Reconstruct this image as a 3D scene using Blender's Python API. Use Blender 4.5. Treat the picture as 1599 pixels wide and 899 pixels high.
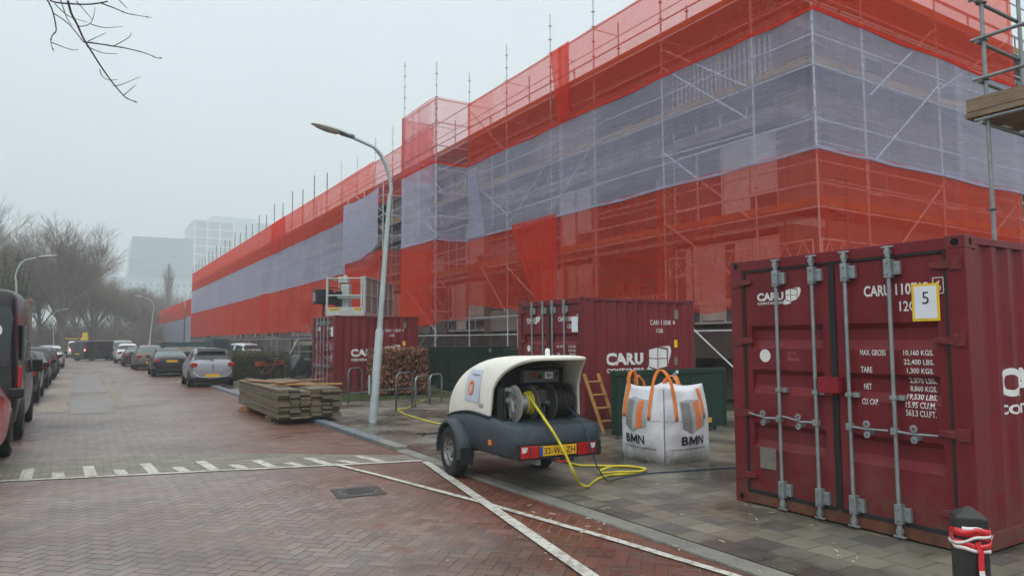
import bpy, bmesh, math, random
from mathutils import Vector, Matrix, noise
rnd = random.Random(7)
PI = math.pi
HAZE_D = 0.0016
sc = bpy.context.scene
for o in list(bpy.data.objects): bpy.data.objects.remove(o)
C = sc.collection

# ---------------- camera ----------------
cd = bpy.data.cameras.new("camera"); cam = bpy.data.objects.new("camera", cd); C.objects.link(cam)
cd.sensor_width = 36; cd.lens = 1090.24 / 1599 * 36; cd.clip_start = 0.05; cd.clip_end = 3000
_psi, _pit, _rol, CAMH = 0.5507660473829955, 0.07543406626048349, -0.00425013726328792, 1.7656722779029967
_F = Vector((math.sin(_psi)*math.cos(_pit), math.cos(_psi)*math.cos(_pit), math.sin(_pit)))
_R = Vector((math.cos(_psi), -math.sin(_psi), 0)); _U = _R.cross(_F)
_r = _R*math.cos(_rol) + _U*math.sin(_rol); _u = -_R*math.sin(_rol) + _U*math.cos(_rol)
cam.matrix_world = Matrix(((_r.x,_u.x,-_F.x,0),(_r.y,_u.y,-_F.y,0),(_r.z,_u.z,-_F.z,CAMH),(0,0,0,1)))
sc.camera = cam

# ---------------- world, sun, exposure ----------------
SUN_EL, SUN_AZ = math.radians(52), math.radians(215)     # azimuth from +Y clockwise
w = bpy.data.worlds.new("World"); sc.world = w; w.use_nodes = True
wn = w.node_tree; wn.nodes.clear()
sky = wn.nodes.new('ShaderNodeTexSky'); sky.sky_type = 'NISHITA'; sky.sun_disc = False
sky.sun_elevation = SUN_EL; sky.sun_rotation = SUN_AZ; sky.dust_density = 6; sky.air_density = 1.5
over = wn.nodes.new('ShaderNodeMixRGB'); over.inputs[0].default_value = 0.93
tc = wn.nodes.new('ShaderNodeTexCoord'); sp = wn.nodes.new('ShaderNodeSeparateXYZ'); wn.links.new(tc.outputs['Generated'], sp.inputs[0])
rp = wn.nodes.new('ShaderNodeValToRGB'); wn.links.new(sp.outputs['Z'], rp.inputs[0])
rp.color_ramp.elements[0].position = 0.0; rp.color_ramp.elements[0].color = (4.75, 5.25, 5.55, 1)
rp.color_ramp.elements[1].position = 1.0; rp.color_ramp.elements[1].color = (11.5, 12.0, 12.2, 1)
mid_ = rp.color_ramp.elements.new(.45); mid_.color = (5.2, 5.75, 6.0, 1)
wn.links.new(sky.outputs[0], over.inputs[1]); cn_ = wn.nodes.new('ShaderNodeTexNoise'); cn_.inputs['Scale'].default_value = 1.6; cn_.inputs['Detail'].default_value = 4; wn.links.new(tc.outputs['Generated'], cn_.inputs['Vector'])
cr_ = wn.nodes.new('ShaderNodeMapRange'); wn.links.new(cn_.outputs[0], cr_.inputs[0]); cr_.inputs[1].default_value = .3; cr_.inputs[2].default_value = .7; cr_.inputs[3].default_value = .95; cr_.inputs[4].default_value = 1.04
cm_ = wn.nodes.new('ShaderNodeVectorMath'); cm_.operation = 'SCALE'; wn.links.new(rp.outputs[0], cm_.inputs[0]); wn.links.new(cr_.outputs[0], cm_.inputs['Scale']); wn.links.new(cm_.outputs[0], over.inputs[2])
bg = wn.nodes.new('ShaderNodeBackground'); bg.inputs[1].default_value = 0.128
wo = wn.nodes.new('ShaderNodeOutputWorld'); wn.links.new(over.outputs[0], bg.inputs[0]); wn.links.new(bg.outputs[0], wo.inputs[0])
sl = bpy.data.lights.new("sun", 'SUN'); sl.energy = 0.7; sl.angle = math.radians(35); sl.color = (1, 0.97, 0.93)
so = bpy.data.objects.new("sun", sl); C.objects.link(so)
_sd = Vector((math.sin(SUN_AZ)*math.cos(SUN_EL), math.cos(SUN_AZ)*math.cos(SUN_EL), math.sin(SUN_EL)))
so.rotation_euler = _sd.to_track_quat('Z', 'Y').to_euler()
sc.view_settings.view_transform = 'Standard'; sc.view_settings.look = 'None'
sc.view_settings.exposure = 0.42; sc.view_settings.gamma = 1; sc.view_settings.use_curve_mapping = False
sc.render.engine = 'CYCLES'
cy = sc.cycles
cy.max_bounces = 8; cy.diffuse_bounces = 3; cy.glossy_bounces = 3; cy.transmission_bounces = 4
cy.transparent_max_bounces = 24; cy.volume_bounces = 3; cy.use_denoising = True
cy.use_adaptive_sampling = True; cy.adaptive_threshold = 0.015; cy.caustics_reflective = False; cy.caustics_refractive = False

# ---------------- mesh helpers ----------------
class MB:
    def __init__(s): s.v = []; s.f = []; s.m = []
    def add(s, vs, fs, m=0):
        n = len(s.v); s.v += [tuple(p) for p in vs]; s.f += [tuple(i+n for i in f) for f in fs]; s.m += [m]*len(fs); return s
    def box(s, c, d, m=0, rot=None):
        x, y, z = d[0]/2, d[1]/2, d[2]/2
        vs = [Vector(p) for p in ((-x,-y,-z),(x,-y,-z),(x,y,-z),(-x,y,-z),(-x,-y,z),(x,-y,z),(x,y,z),(-x,y,z))]
        if rot is not None: vs = [rot @ p for p in vs]
        cc = Vector(c); vs = [p+cc for p in vs]
        return s.add(vs, [(0,3,2,1),(4,5,6,7),(0,1,5,4),(1,2,6,5),(2,3,7,6),(3,0,4,7)], m)
    def b2(s, x0, x1, y0, y1, z0, z1, m=0):
        return s.box(((x0+x1)/2,(y0+y1)/2,(z0+z1)/2), (x1-x0,y1-y0,z1-z0), m)
    def tube(s, pts, r, n=8, m=0, cap=True):
        pts = [Vector(p) for p in pts]
        rs = r if isinstance(r, (list, tuple)) else [r]*len(pts)
        base = len(s.v); up = None
        for i, p in enumerate(pts):
            a = pts[max(0,i-1)]; b = pts[min(len(pts)-1,i+1)]; t = (b-a)
            t = t.normalized() if t.length > 1e-9 else Vector((0,0,1))
            if up is None:
                up = Vector((0,0,1)) if abs(t.z) < .9 else Vector((1,0,0))
            u = up - t*up.dot(t)
            if u.length < 1e-6: u = t.orthogonal()
            u.normalize(); v = t.cross(u); up = u
            for k in range(n):
                a_ = 2*PI*k/n; s.v.append(tuple(p + (u*math.cos(a_)+v*math.sin(a_))*rs[i]))
        for i in range(len(pts)-1):
            for k in range(n):
                k2 = (k+1) % n
                s.f.append((base+i*n+k, base+i*n+k2, base+(i+1)*n+k2, base+(i+1)*n+k)); s.m.append(m)
        if cap:
            s.f.append(tuple(base+k for k in range(n))[::-1]); s.m.append(m)
            e = base+(len(pts)-1)*n; s.f.append(tuple(e+k for k in range(n))); s.m.append(m)
        return s
    def prism(s, poly, axis, a, b, m=0):
        """poly 2-D list; axis 'x','y','z' = extrude axis from a to b"""
        def P(p, t):
            return {'x': (t,p[0],p[1]), 'y': (p[0],t,p[1]), 'z': (p[0],p[1],t)}[axis]
        n = len(poly); vs = [P(p,a) for p in poly]+[P(p,b) for p in poly]
        fs = [tuple(range(n))[::-1], tuple(range(n,2*n))]+[(i,(i+1)%n,n+(i+1)%n,n+i) for i in range(n)]
        return s.add(vs, fs, m)
    def lathe(s, prof, c, axis='z', n=24, m=0):
        """prof list of (r,h)"""
        base = len(s.v); c = Vector(c)
        for r, h in prof:
            for k in range(n):
                a = 2*PI*k/n; x, y = r*math.cos(a), r*math.sin(a)
                p = {'z': (x,y,h), 'x': (h,x,y), 'y': (x,h,y)}[axis]; s.v.append(tuple(Vector(p)+c))
        for i in range(len(prof)-1):
            for k in range(n):
                k2 = (k+1)%n; s.f.append((base+i*n+k, base+i*n+k2, base+(i+1)*n+k2, base+(i+1)*n+k)); s.m.append(m)
        return s
    def grid(s, fn, nu, nv, m=0):
        base = len(s.v)
        for j in range(nv+1):
            for i in range(nu+1): s.v.append(tuple(fn(i/nu, j/nv)))
        for j in range(nv):
            for i in range(nu):
                a = base+j*(nu+1)+i; s.f.append((a,a+1,a+nu+2,a+nu+1)); s.m.append(m)
        return s
    def mesh(s, name, mats, smooth=False, fixn=True):
        me = bpy.data.meshes.new(name); me.from_pydata(s.v, [], s.f); 
        for mt in (mats if isinstance(mats, (list, tuple)) else [mats]): me.materials.append(mt)
        if any(s.m): me.polygons.foreach_set('material_index', s.m)
        if fixn:
            bm = bmesh.new(); bm.from_mesh(me); bmesh.ops.recalc_face_normals(bm, faces=bm.faces); bm.to_mesh(me); bm.free()
        if smooth: me.polygons.foreach_set('use_smooth', [True]*len(me.polygons))
        me.update(); return me
def obj(name, mb, mats, parent=None, bevel=0, smooth=False, fixn=True, seg=2, loc=None, label=None, autos=None, solid=0):
    me = mb.mesh(name, mats, smooth or bool(autos), fixn) if isinstance(mb, MB) else mb
    o = bpy.data.objects.new(name, me); C.objects.link(o)
    if parent: o.parent = parent
    if loc: o.location = loc
    if bevel:
        b = o.modifiers.new('bevel', 'BEVEL'); b.width = bevel; b.segments = seg; b.limit_method = 'ANGLE'; b.angle_limit = math.radians(40)
    if autos:
        me.set_sharp_from_angle(angle=math.radians(autos))
    if label: o['label'] = label
    return o
def tag(o, label=None, cat=None, group=None, kind=None):
    if label: o['label'] = label
    if cat: o['category'] = cat
    if group: o['group'] = group
    if kind: o['kind'] = kind
    return o
def thing(name, label, cat, loc=(0,0,0), rotz=0, group=None):
    o = bpy.data.objects.new(name, None); o.empty_display_size = .2; C.objects.link(o)
    o.location = loc; o.rotation_euler = (0,0,rotz); return tag(o, label, cat, group)
def struct(name, mb, mats, **k): return tag(obj(name, mb, mats, **k), kind='structure')
def dup(root, loc, rotz=0, label=None, scale=None):
    def cp(o, par):
        c_ = o.copy(); C.objects.link(c_); c_.parent = par
        for ch in list(o.children):
            if ch.get('_skip') is None: cp(ch, c_)
        return c_
    kids = [k for k in root.children]
    r = root.copy(); C.objects.link(r); r.location = loc; r.rotation_euler = (0,0,rotz)
    if scale: r.scale = (scale,)*3 if not isinstance(scale, tuple) else scale
    for k in kids: cp(k, r)
    if label: r['label'] = label
    return r
_tc = {}
def text_raw(s, bold=0.0):
    key = (s, bold)
    if key in _tc: return _tc[key]
    cu = bpy.data.curves.new('t', 'FONT'); cu.body = s; cu.size = 1; cu.offset = bold; cu.resolution_u = 3
    to = bpy.data.objects.new('t', cu); C.objects.link(to)
    dg = bpy.context.evaluated_depsgraph_get(); me = bpy.data.meshes.new_from_object(to.evaluated_get(dg))
    vs = [(v.co.x, v.co.y) for v in me.vertices]; fs = [tuple(p.vertices) for p in me.polygons]
    bpy.data.objects.remove(to); bpy.data.curves.remove(cu); bpy.data.meshes.remove(me)
    x0 = min(v[0] for v in vs); x1 = max(v[0] for v in vs); y0 = min(v[1] for v in vs); y1 = max(v[1] for v in vs)
    vs = [((a-x0)/(x1-x0), (b-y0)/(y1-y0)) for a, b in vs]
    _tc[key] = (vs, fs); return _tc[key]
def put_text(mb, s, org, right, up, W, H, bold=0.0, m=0, fn=None):
    """unit text scaled to W x H, lower-left at org"""
    vs, fs = text_raw(s, bold); org = Vector(org); right = Vector(right); up = Vector(up)
    ps = [org + right*(a*W) + up*(b*H) for a, b in vs]
    mb.add(ps, fs, m); return mb
def dropm(mb, planes_x, fn):
    """cut a flat decal mesh at x positions, then apply a y offset fn(x)"""
    me = mb.mesh('tmp', [], False, False); bm = bmesh.new(); bm.from_mesh(me)
    for px in planes_x:
        g = bm.verts[:]+bm.edges[:]+bm.faces[:]
        bmesh.ops.bisect_plane(bm, geom=g, plane_co=(px,0,0), plane_no=(1,0,0), dist=1e-5)
    out = MB(); bm.verts.ensure_lookup_table()
    for v in bm.verts: out.v.append((v.co.x, v.co.y+fn(v.co.x), v.co.z))
    for f in bm.faces: out.f.append(tuple(v.index for v in f.verts)); out.m.append(f.material_index)
    bm.free(); bpy.data.meshes.remove(me); return out

# ---------------- materials ----------------
class NT:
    """tiny node-expression helper"""
    def __init__(s, name):
        s.mat = bpy.data.materials.new(name); s.mat.use_nodes = True; s.t = s.mat.node_tree; s.t.nodes.clear()
        s.out = s.t.nodes.new('ShaderNodeOutputMaterial')
    def n(s, typ, ins=None, **props):
        nd = s.t.nodes.new(typ)
        for k, v in props.items(): setattr(nd, k, v)
        if ins:
            for k, v in ins.items(): s.set(nd.inputs[k], v)
        return nd
    def set(s, sock, v):
        if isinstance(v, bpy.types.NodeSocket): s.t.links.new(v, sock)
        elif isinstance(v, bpy.types.Node): s.t.links.new(v.outputs[0], sock)
        else: sock.default_value = v
    def m(s, op, a, b=None, c_=None):
        nd = s.t.nodes.new('ShaderNodeMath'); nd.operation = op; s.set(nd.inputs[0], a)
        if b is not None: s.set(nd.inputs[1], b)
        if c_ is not None: s.set(nd.inputs[2], c_)
        return nd.outputs[0]
    def mix(s, f, a, b, typ='MIX'):
        nd = s.t.nodes.new('ShaderNodeMixRGB'); nd.blend_type = typ; s.set(nd.inputs[0], f)
        for i, v in ((1,a),(2,b)):
            if isinstance(v, (tuple, list)) and len(v) == 3: v = (*v, 1)
            s.set(nd.inputs[i], v)
        return nd.outputs[0]
    def pos(s, obj_=True):
        return s.n('ShaderNodeTexCoord').outputs['Object'] if obj_ else s.n('ShaderNodeNewGeometry').outputs['Position']
    def noise(s, vec, scale, detail=4, rough=.55):
        return s.n('ShaderNodeTexNoise', {'Vector': vec, 'Scale': scale, 'Detail': detail, 'Roughness': rough}).outputs[0]
    def rng(s, v, a, b, c_, d):
        nd = s.n('ShaderNodeMapRange', {'Value': v, 'From Min': a, 'From Max': b, 'To Min': c_, 'To Max': d}); return nd.outputs[0]
    def bump(s, h, st=.3, dist=.01): return s.n('ShaderNodeBump', {'Height': h, 'Strength': st, 'Distance': dist}).outputs[0]
    def bsdf(s, col, rough=.5, metal=0, normal=None, **k):
        b = s.n('ShaderNodeBsdfPrincipled'); 
        if isinstance(col, (tuple, list)) and len(col) == 3: col = (*col, 1)
        s.set(b.inputs['Base Color'], col); s.set(b.inputs['Roughness'], rough); s.set(b.inputs['Metallic'], metal)
        if normal is not None: s.set(b.inputs['Normal'], normal)
        for kk, v in k.items(): s.set(b.inputs[kk.replace('_',' ')], v)
        s.t.links.new(b.outputs[0], s.out.inputs[0]); return s.mat
def pmat(name, col, rough=.5, metal=0, var=.25, scale=3.0, bump=0.0, bscale=60, dirt=None, **k):
    """paint/plastic/wood base with uneven tone and roughness"""
    n = NT(name); p = n.pos()
    a = n.noise(p, scale, 6); f = n.rng(a, .3, .7, 1-var, 1+var)
    c_ = n.mix(1.0, (*col,1), n.n('ShaderNodeCombineColor', {0: f, 1: f, 2: f}), 'MULTIPLY')
    if dirt:
        d = n.rng(n.noise(p, scale*2.3+1.7, 8, .65), .52, .72, 0, dirt[1]); c_ = n.mix(d, c_, dirt[0])
    r = n.rng(a, .3, .7, max(.03, rough-.1), min(1, rough+.12))
    nm = n.bump(n.noise(p, bscale, 3), bump, .004) if bump else None
    if rough > .3 and 'Specular_IOR_Level' not in k: k['Specular_IOR_Level'] = .28
    return n.bsdf(c_, r, metal, nm, **k)
M = {}
M['cont'] = pmat('container_red_paint', (.112,.0075,.014), .5, 0, .16, 1.3, .15, 40, ((.10,.045,.03),.5))
def contpaint():
    n = NT('container_maroon_paint'); p = n.pos(); a = n.noise(p, 1.3, 6)
    col = n.mix(n.rng(a, .3, .7, 0, 1), (.135,.0085,.014), (.185,.0145,.023))
    mp = n.n('ShaderNodeMapping', {'Vector': p, 'Scale': (7,7,.35)}); st = n.noise(mp.outputs[0], 2.2, 6, .65)
    col = n.mix(n.rng(st, .54, .72, 0, .55), col, (.075,.010,.014)); col = n.mix(n.rng(st, .26, .40, .30, 0), col, (.17,.035,.035))
    s = n.n('ShaderNodeSeparateXYZ', {0: p}); z = s.outputs[2]
    low = n.m('MULTIPLY', n.rng(z, .12, .75, 1, 0), n.rng(n.noise(p, 5, 6, .7), .42, .62, 0, .85)); col = n.mix(low, col, (.105,.055,.035))
    sc_ = n.noise(p, 17, 8, .75); col = n.mix(n.rng(sc_, .66, .72, 0, .7), col, (.15,.06,.035))
    chalk = n.rng(n.noise(p, .9, 4), .5, .7, 0, .22); col = n.mix(chalk, col, (.20,.07,.075))
    dent = n.noise(p, 2.1, 3); nm = n.bump(n.m('ADD', dent, n.m('MULTIPLY', sc_, .03)), .35, .05)
    return n.bsdf(col, n.rng(a, .3, .7, .42, .62), 0, nm, Specular_IOR_Level=.3)
M['cont'] = contpaint()
M['contrust'] = pmat('container_rusty_sill', (.13,.05,.03), .7, 0, .35, 6, .4, 60, ((.10,.085,.05),.8))
M['conthinge'] = pmat('container_hinge_paint', (.15,.022,.025), .5, 0, .25, 8, .1, 40, ((.2,.08,.05),.6))
M['gasket'] = pmat('rubber_gasket', (.018,.018,.019), .6, 0, .3, 12, 0, 40, ((.05,.05,.035),.5))
M['galv'] = pmat('galvanised_steel', (.29,.32,.33), .42, .55, .15, 10, .05)
M['galvd'] = pmat('weathered_galvanised_steel', (.26,.285,.29), .5, .5, .22, 6, .1)
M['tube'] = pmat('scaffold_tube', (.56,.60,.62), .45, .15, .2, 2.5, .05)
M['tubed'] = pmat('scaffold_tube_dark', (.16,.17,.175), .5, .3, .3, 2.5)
M['white'] = pmat('white_marking_paint', (.72,.73,.72), .55, 0, .08, 9)
M['black'] = pmat('black_plastic', (.018,.019,.021), .5, 0, .25, 6, .1)
M['blackhole'] = pmat('dark_recess', (.006,.006,.006), .9)
M['tyre'] = pmat('tyre_rubber', (.022,.022,.023), .75, 0, .3, 8, .3)
M['rim'] = pmat('wheel_rim', (.30,.31,.31), .4, .6, .2, 14)
M['glass'] = pmat('dark_car_glass', (.035,.045,.05), .06, 0, .2, 2)
M['glassl'] = pmat('tinted_car_glass', (.12,.17,.17), .07, 0, .2, 2)
M['redlens'] = pmat('red_tail_lens', (.38,.012,.012), .15, 0, .2, 30)
M['clearlens'] = pmat('clear_lens', (.6,.6,.6), .12, 0, .2, 30)
M['orangelens'] = pmat('orange_reflector', (.75,.19,.02), .25, 0, .1, 30)
M['plate'] = pmat('yellow_number_plate', (.72,.42,.02), .4, 0, .05, 8)
M['plateblue'] = pmat('blue_plate_strip', (.03,.09,.4), .4)
M['ink'] = pmat('black_print', (.02,.02,.025), .5)
M['yellow'] = pmat('yellow_tape', (.78,.52,.02), .4, 0, .12, 10)
M['paper'] = pmat('white_paper', (.74,.77,.82), .35, 0, .05, 8)
# ---------------- ground materials ----------------
def brick_mat():
    n = NT('herringbone_brick'); P = n.pos(False); s = n.n('ShaderNodeSeparateXYZ', {0: P}); x, y = s.outputs[0], s.outputs[1]
    W = .112
    u = n.m('MULTIPLY', n.m('ADD', x, y), .70711/W); v = n.m('MULTIPLY', n.m('SUBTRACT', y, x), .70711/W)
    fu, fv = n.m('FLOOR', u), n.m('FLOOR', v); fx, fy = n.m('SUBTRACT', u, fu), n.m('SUBTRACT', v, fv)
    k = n.m('FLOORED_MODULO', n.m('ADD', n.m('SUBTRACT', fu, fv), .01), 4)
    is_ = [n.m('COMPARE', k, i+.01, .4) for i in range(4)]
    dl = n.m('ADD', fx, n.m('MULTIPLY', is_[1], 9)); dr = n.m('ADD', n.m('SUBTRACT', 1, fx), n.m('MULTIPLY', is_[0], 9))
    db = n.m('ADD', fy, n.m('MULTIPLY', is_[2], 9)); dt = n.m('ADD', n.m('SUBTRACT', 1, fy), n.m('MULTIPLY', is_[3], 9))
    d = n.m('MINIMUM', n.m('MINIMUM', dl, dr), n.m('MINIMUM', db, dt))
    jit = n.m('MULTIPLY', n.m('SUBTRACT', n.noise(P, 35, 3), .5), .05)
    d2 = n.m('ADD', d, jit)
    joint = n.rng(d2, .025, .065, 1, 0)
    idv = n.n('ShaderNodeCombineXYZ', {0: n.m('SUBTRACT', fu, is_[1]), 1: n.m('SUBTRACT', fv, is_[2])})
    wn_ = n.n('ShaderNodeTexWhiteNoise', {'Vector': idv}); r1 = wn_.outputs['Value']
    s2 = n.n('ShaderNodeSeparateXYZ', {0: wn_.outputs['Color']}); r2 = s2.outputs[1]
    big = n.noise(P, .55, 4, .6); fine = n.noise(P, 60, 4, .7)
    # wear and painted-in sky sheen grey the carriageway middle, red near the edge
    wear_sheen = n.m('ADD', n.rng(x, 1.7, 3.8, 1, .0), n.m('MULTIPLY', n.m('SUBTRACT', big, .5), 2.2)); wear_sheen = n.m('MINIMUM', n.m('MAXIMUM', wear_sheen, 0), 1)
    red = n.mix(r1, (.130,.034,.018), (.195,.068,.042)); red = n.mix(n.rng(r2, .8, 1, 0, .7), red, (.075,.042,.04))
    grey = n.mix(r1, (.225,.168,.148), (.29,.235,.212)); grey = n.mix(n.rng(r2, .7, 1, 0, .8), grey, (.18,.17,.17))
    col = n.mix(wear_sheen, red, grey)
    ru = n.rng(n.noise(P, 1.1, 5, .6), .56, .68, 0, .75); ru = n.m('MULTIPLY', ru, n.rng(x, .9, 2.4, 0, 1)); col = n.mix(ru, col, (.20,.055,.02))
    col = n.mix(n.rng(fine, .35, .75, .0, .35), col, (.06,.045,.04))
    col = n.mix(n.m('MULTIPLY', n.rng(n.noise(P, 3.2, 4), .5, .72, 0, .45), 1), col, (.085,.08,.06))
    col = n.mix(n.rng(n.noise(P, .22, 5, .7), .48, .62, 0, .55), col, (.07,.045,.038))
    jc = n.mix(n.rng(n.noise(P, .8, 3), .42, .6, 0, 1), (.028,.024,.022), (.15,.125,.09))
    col = n.mix(n.m('MULTIPLY', joint, .85), col, jc)
    tilt = n.m('MULTIPLY', r2, .35)
    h = n.m('ADD', n.m('ADD', n.rng(d2, .0, .12, 0, 1), n.m('MULTIPLY', fine, .35)), tilt)
    nm = n.bump(h, .5, .006)
    wet = n.noise(P, .35, 4, .6)
    rough = n.m('ADD', n.rng(wet, .35, .68, .20, .52), n.m('MULTIPLY', r1, .1)); rough = n.m('ADD', rough, n.m('MULTIPLY', joint, .25))
    return n.bsdf(col, rough, 0, nm)
def tile_mat():
    n = NT('concrete_paving_tiles'); P = n.pos(False); s = n.n('ShaderNodeSeparateXYZ', {0: P}); x, y = s.outputs[0], s.outputs[1]
    u = n.m('DIVIDE', x, .303); fu = n.m('FLOOR', u); v = n.m('ADD', n.m('DIVIDE', y, .303), n.m('MULTIPLY', n.m('FLOORED_MODULO', fu, 2), .5)); fv = n.m('FLOOR', v)
    fx, fy = n.m('SUBTRACT', u, fu), n.m('SUBTRACT', v, fv)
    d = n.m('MINIMUM', n.m('MINIMUM', fx, n.m('SUBTRACT', 1, fx)), n.m('MINIMUM', fy, n.m('SUBTRACT', 1, fy)))
    d2 = n.m('ADD', d, n.m('MULTIPLY', n.m('SUBTRACT', n.noise(P, 30, 3), .5), .03)); joint = n.rng(d2, .008, .026, 1, 0)
    wn_ = n.n('ShaderNodeTexWhiteNoise', {'Vector': n.n('ShaderNodeCombineXYZ', {0: fu, 1: fv})}); r1 = wn_.outputs['Value']
    s2 = n.n('ShaderNodeSeparateXYZ', {0: wn_.outputs['Color']}); r2 = s2.outputs[2]
    col = n.mix(r1, (.135,.128,.105), (.215,.20,.16)); col = n.mix(n.rng(r2, .80, .83, 0, .75), col, (.070,.072,.072)); col = n.mix(n.rng(r2, .1, .14, .55, 0), col, (.19,.165,.12))
    big = n.noise(P, .5, 5, .65); col = n.mix(n.rng(big, .44, .58, 0, .8), col, (.052,.050,.042)); col = n.mix(n.rng(n.noise(P, 1.3, 6, .7), .56, .66, 0, .55), col, (.23,.185,.115))
    agg = n.n('ShaderNodeTexVoronoi', {'Vector': P, 'Scale': 75}).outputs[0]
    col = n.mix(n.rng(agg, .1, .35, .35, 0), col, (.24,.21,.16))
    col = n.mix(n.rng(n.noise(P, 2.4, 5, .7), .55, .72, 0, .5), col, (.10,.085,.035))
    col = n.mix(n.m('MULTIPLY', joint, .8), col, (.035,.036,.028))
    h = n.m('ADD', n.m('ADD', n.rng(d2, 0, .04, 0, 1), n.m('MULTIPLY', agg, .25)), n.m('MULTIPLY', r2, .3))
    return n.bsdf(col, n.rng(big, .35, .6, .6, .22), 0, n.bump(h, .45, .006))
def band_mat():
    n = NT('grey_clinker_band'); P = n.pos(False); s = n.n('ShaderNodeSeparateXYZ', {0: P}); x, y = s.outputs[0], s.outputs[1]
    v = n.m('DIVIDE', n.m('ADD', y, n.m('MULTIPLY', x, .3)), .105); fv = n.m('FLOOR', v); u = n.m('ADD', n.m('DIVIDE', x, .21), n.m('MULTIPLY', n.m('FLOORED_MODULO', fv, 2), .5)); fu = n.m('FLOOR', u)
    fx, fy = n.m('SUBTRACT', u, fu), n.m('SUBTRACT', v, fv)
    d = n.m('MINIMUM', n.m('MULTIPLY', n.m('MINIMUM', fx, n.m('SUBTRACT', 1, fx)), 2), n.m('MINIMUM', fy, n.m('SUBTRACT', 1, fy))); joint = n.rng(d, .02, .08, 1, 0)
    r1 = n.n('ShaderNodeTexWhiteNoise', {'Vector': n.n('ShaderNodeCombineXYZ', {0: fu, 1: fv})}).outputs['Value']
    col = n.mix(r1, (.15,.132,.10), (.23,.205,.165)); col = n.mix(n.rng(n.noise(P, 1.5, 4), .5, .7, 0, .6), col, (.10,.10,.065)); col = n.mix(n.m('MULTIPLY', joint, .8), col, (.05,.045,.03))
    return n.bsdf(col, .5, 0, n.bump(n.m('SUBTRACT', 1, joint), .5, .005))
def rough_mat(name, c1, c2, scale, rough, bst=.5, vs=0):
    n = NT(name); P = n.pos(False); a = n.noise(P, scale, 8, .65); col = n.mix(n.rng(a, .35, .65, 0, 1), c1, c2)
    h = n.noise(P, scale*14, 5, .7)
    if vs:
        vo = n.n('ShaderNodeTexVoronoi', {'Vector': P, 'Scale': vs}).outputs[0]; col = n.mix(n.rng(vo, .15, .5, .5, 0), col, tuple(min(1, t*1.7) for t in c2)); h = n.m('ADD', h, vo)
    return n.bsdf(col, rough, 0, n.bump(h, bst, .01))
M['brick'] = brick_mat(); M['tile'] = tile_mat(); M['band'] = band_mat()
M['kerb'] = rough_mat('concrete_kerb', (.14,.135,.12), (.22,.215,.19), 3, .7, .5, 70)
M['kerbblue'] = rough_mat('blue_painted_kerb', (.09,.13,.19), (.19,.19,.18), 9, .6)
M['soil'] = rough_mat('bare_soil_and_litter', (.045,.035,.02), (.09,.07,.04), 2, .9)
M['grassg'] = rough_mat('rough_grass_ground', (.035,.05,.018), (.07,.08,.03), .8, .95, .8)
M['asph'] = rough_mat('grey_asphalt', (.05,.05,.05), (.08,.08,.078), 1.5, .6, .5)
def linepaint():
    n = NT('worn_white_road_paint'); P = n.pos(False); a = n.noise(P, 14, 6, .7); b_ = n.noise(P, 2, 4)
    col = n.mix(n.rng(n.m('ADD', a, n.m('MULTIPLY', b_, .4)), .64, .84, 0, .75), (.56,.56,.50), (.20,.15,.12))
    s = n.n('ShaderNodeSeparateXYZ', {0: P}); x, y = s.outputs[0], s.outputs[1]
    u = n.m('FRACT', n.m('MULTIPLY', n.m('ADD', x, y), 6.313)); v = n.m('FRACT', n.m('MULTIPLY', n.m('SUBTRACT', y, x), 6.313))
    j = n.m('MAXIMUM', n.m('LESS_THAN', u, .035), n.m('LESS_THAN', v, .035)); col = n.mix(n.m('MULTIPLY', j, .6), col, (.16,.14,.12))
    return n.bsdf(col, .6, 0, n.bump(a, .3, .004))
M['line'] = linepaint()

# ---------------- ground ----------------
g = MB(); g.b2(-1500, 1500, -200, 2500, -1.0, -.03); struct('ground', g, M['grassg'])
def sheet(poly, z): return MB().add([(p[0],p[1],z) for p in poly], [tuple(range(len(poly)))])
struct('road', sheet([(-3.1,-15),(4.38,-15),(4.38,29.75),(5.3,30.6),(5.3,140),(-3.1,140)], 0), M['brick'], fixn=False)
struct('pavement', sheet([(4.56,-15),(30,-15),(30,10.6),(14,10.6),(14,22),(30,22),(30,140),(5.5,140),(5.5,30.6),(4.56,29.7)], .032), M['tile'], fixn=False)
struct('pavement', sheet([(-9,-15),(-3.3,-15),(-3.3,140),(-9,140)], .04), M['tile'], fixn=False)
kb = MB(); kb.b2(4.36, 4.57, -15, 10.7, -.05, .026); kb.b2(4.36, 4.57, 16.2, 19.5, -.05, .075)
y = 10.7
for a in range(26):
    y1 = min(y+.99, 29.75)
    if y >= 16.2 and y < 19.5: y += 1.0; continue
    if y1-y > .2 and not (11.2 < y < 15.6 or y > 20.5): kb.b2(4.36, 4.57, y, y1, -.05, .075)
    y += 1.0
kb.b2(5.3, 5.5, 30.6, 140, -.05, .08); kb.prism([(4.36,29.75),(4.57,29.7),(5.5,30.55),(5.3,30.65)], 'z', -.05, .075); kb.b2(-3.3, -3.1, -15, 140, -.05, .09)
struct('kerb', kb, M['kerb'], bevel=.012)
kb = MB(); y = 10.7
for a in range(26):
    y1 = min(y+.99, 29.7)
    if y1-y > .2 and (11.2 < y < 15.6 or y > 20.5) : kb.b2(4.36, 4.57, y, y1, -.05, .077)
    y += 1.0
struct('painted_kerb', kb, M['kerbblue'], bevel=.012)
near = [(-3.1,12.1),(-.83,11.15),(.22,10.82),(1.73,10.39),(3.11,9.96),(4.36,9.61)]
far = [(4.36,10.3),(3.99,10.52),(2.41,11.7),(.67,12.54),(-.97,12.92),(-3.1,13.6)]
struct('crossing_band', sheet(near+far, .004), M['band'], fixn=False)
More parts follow.
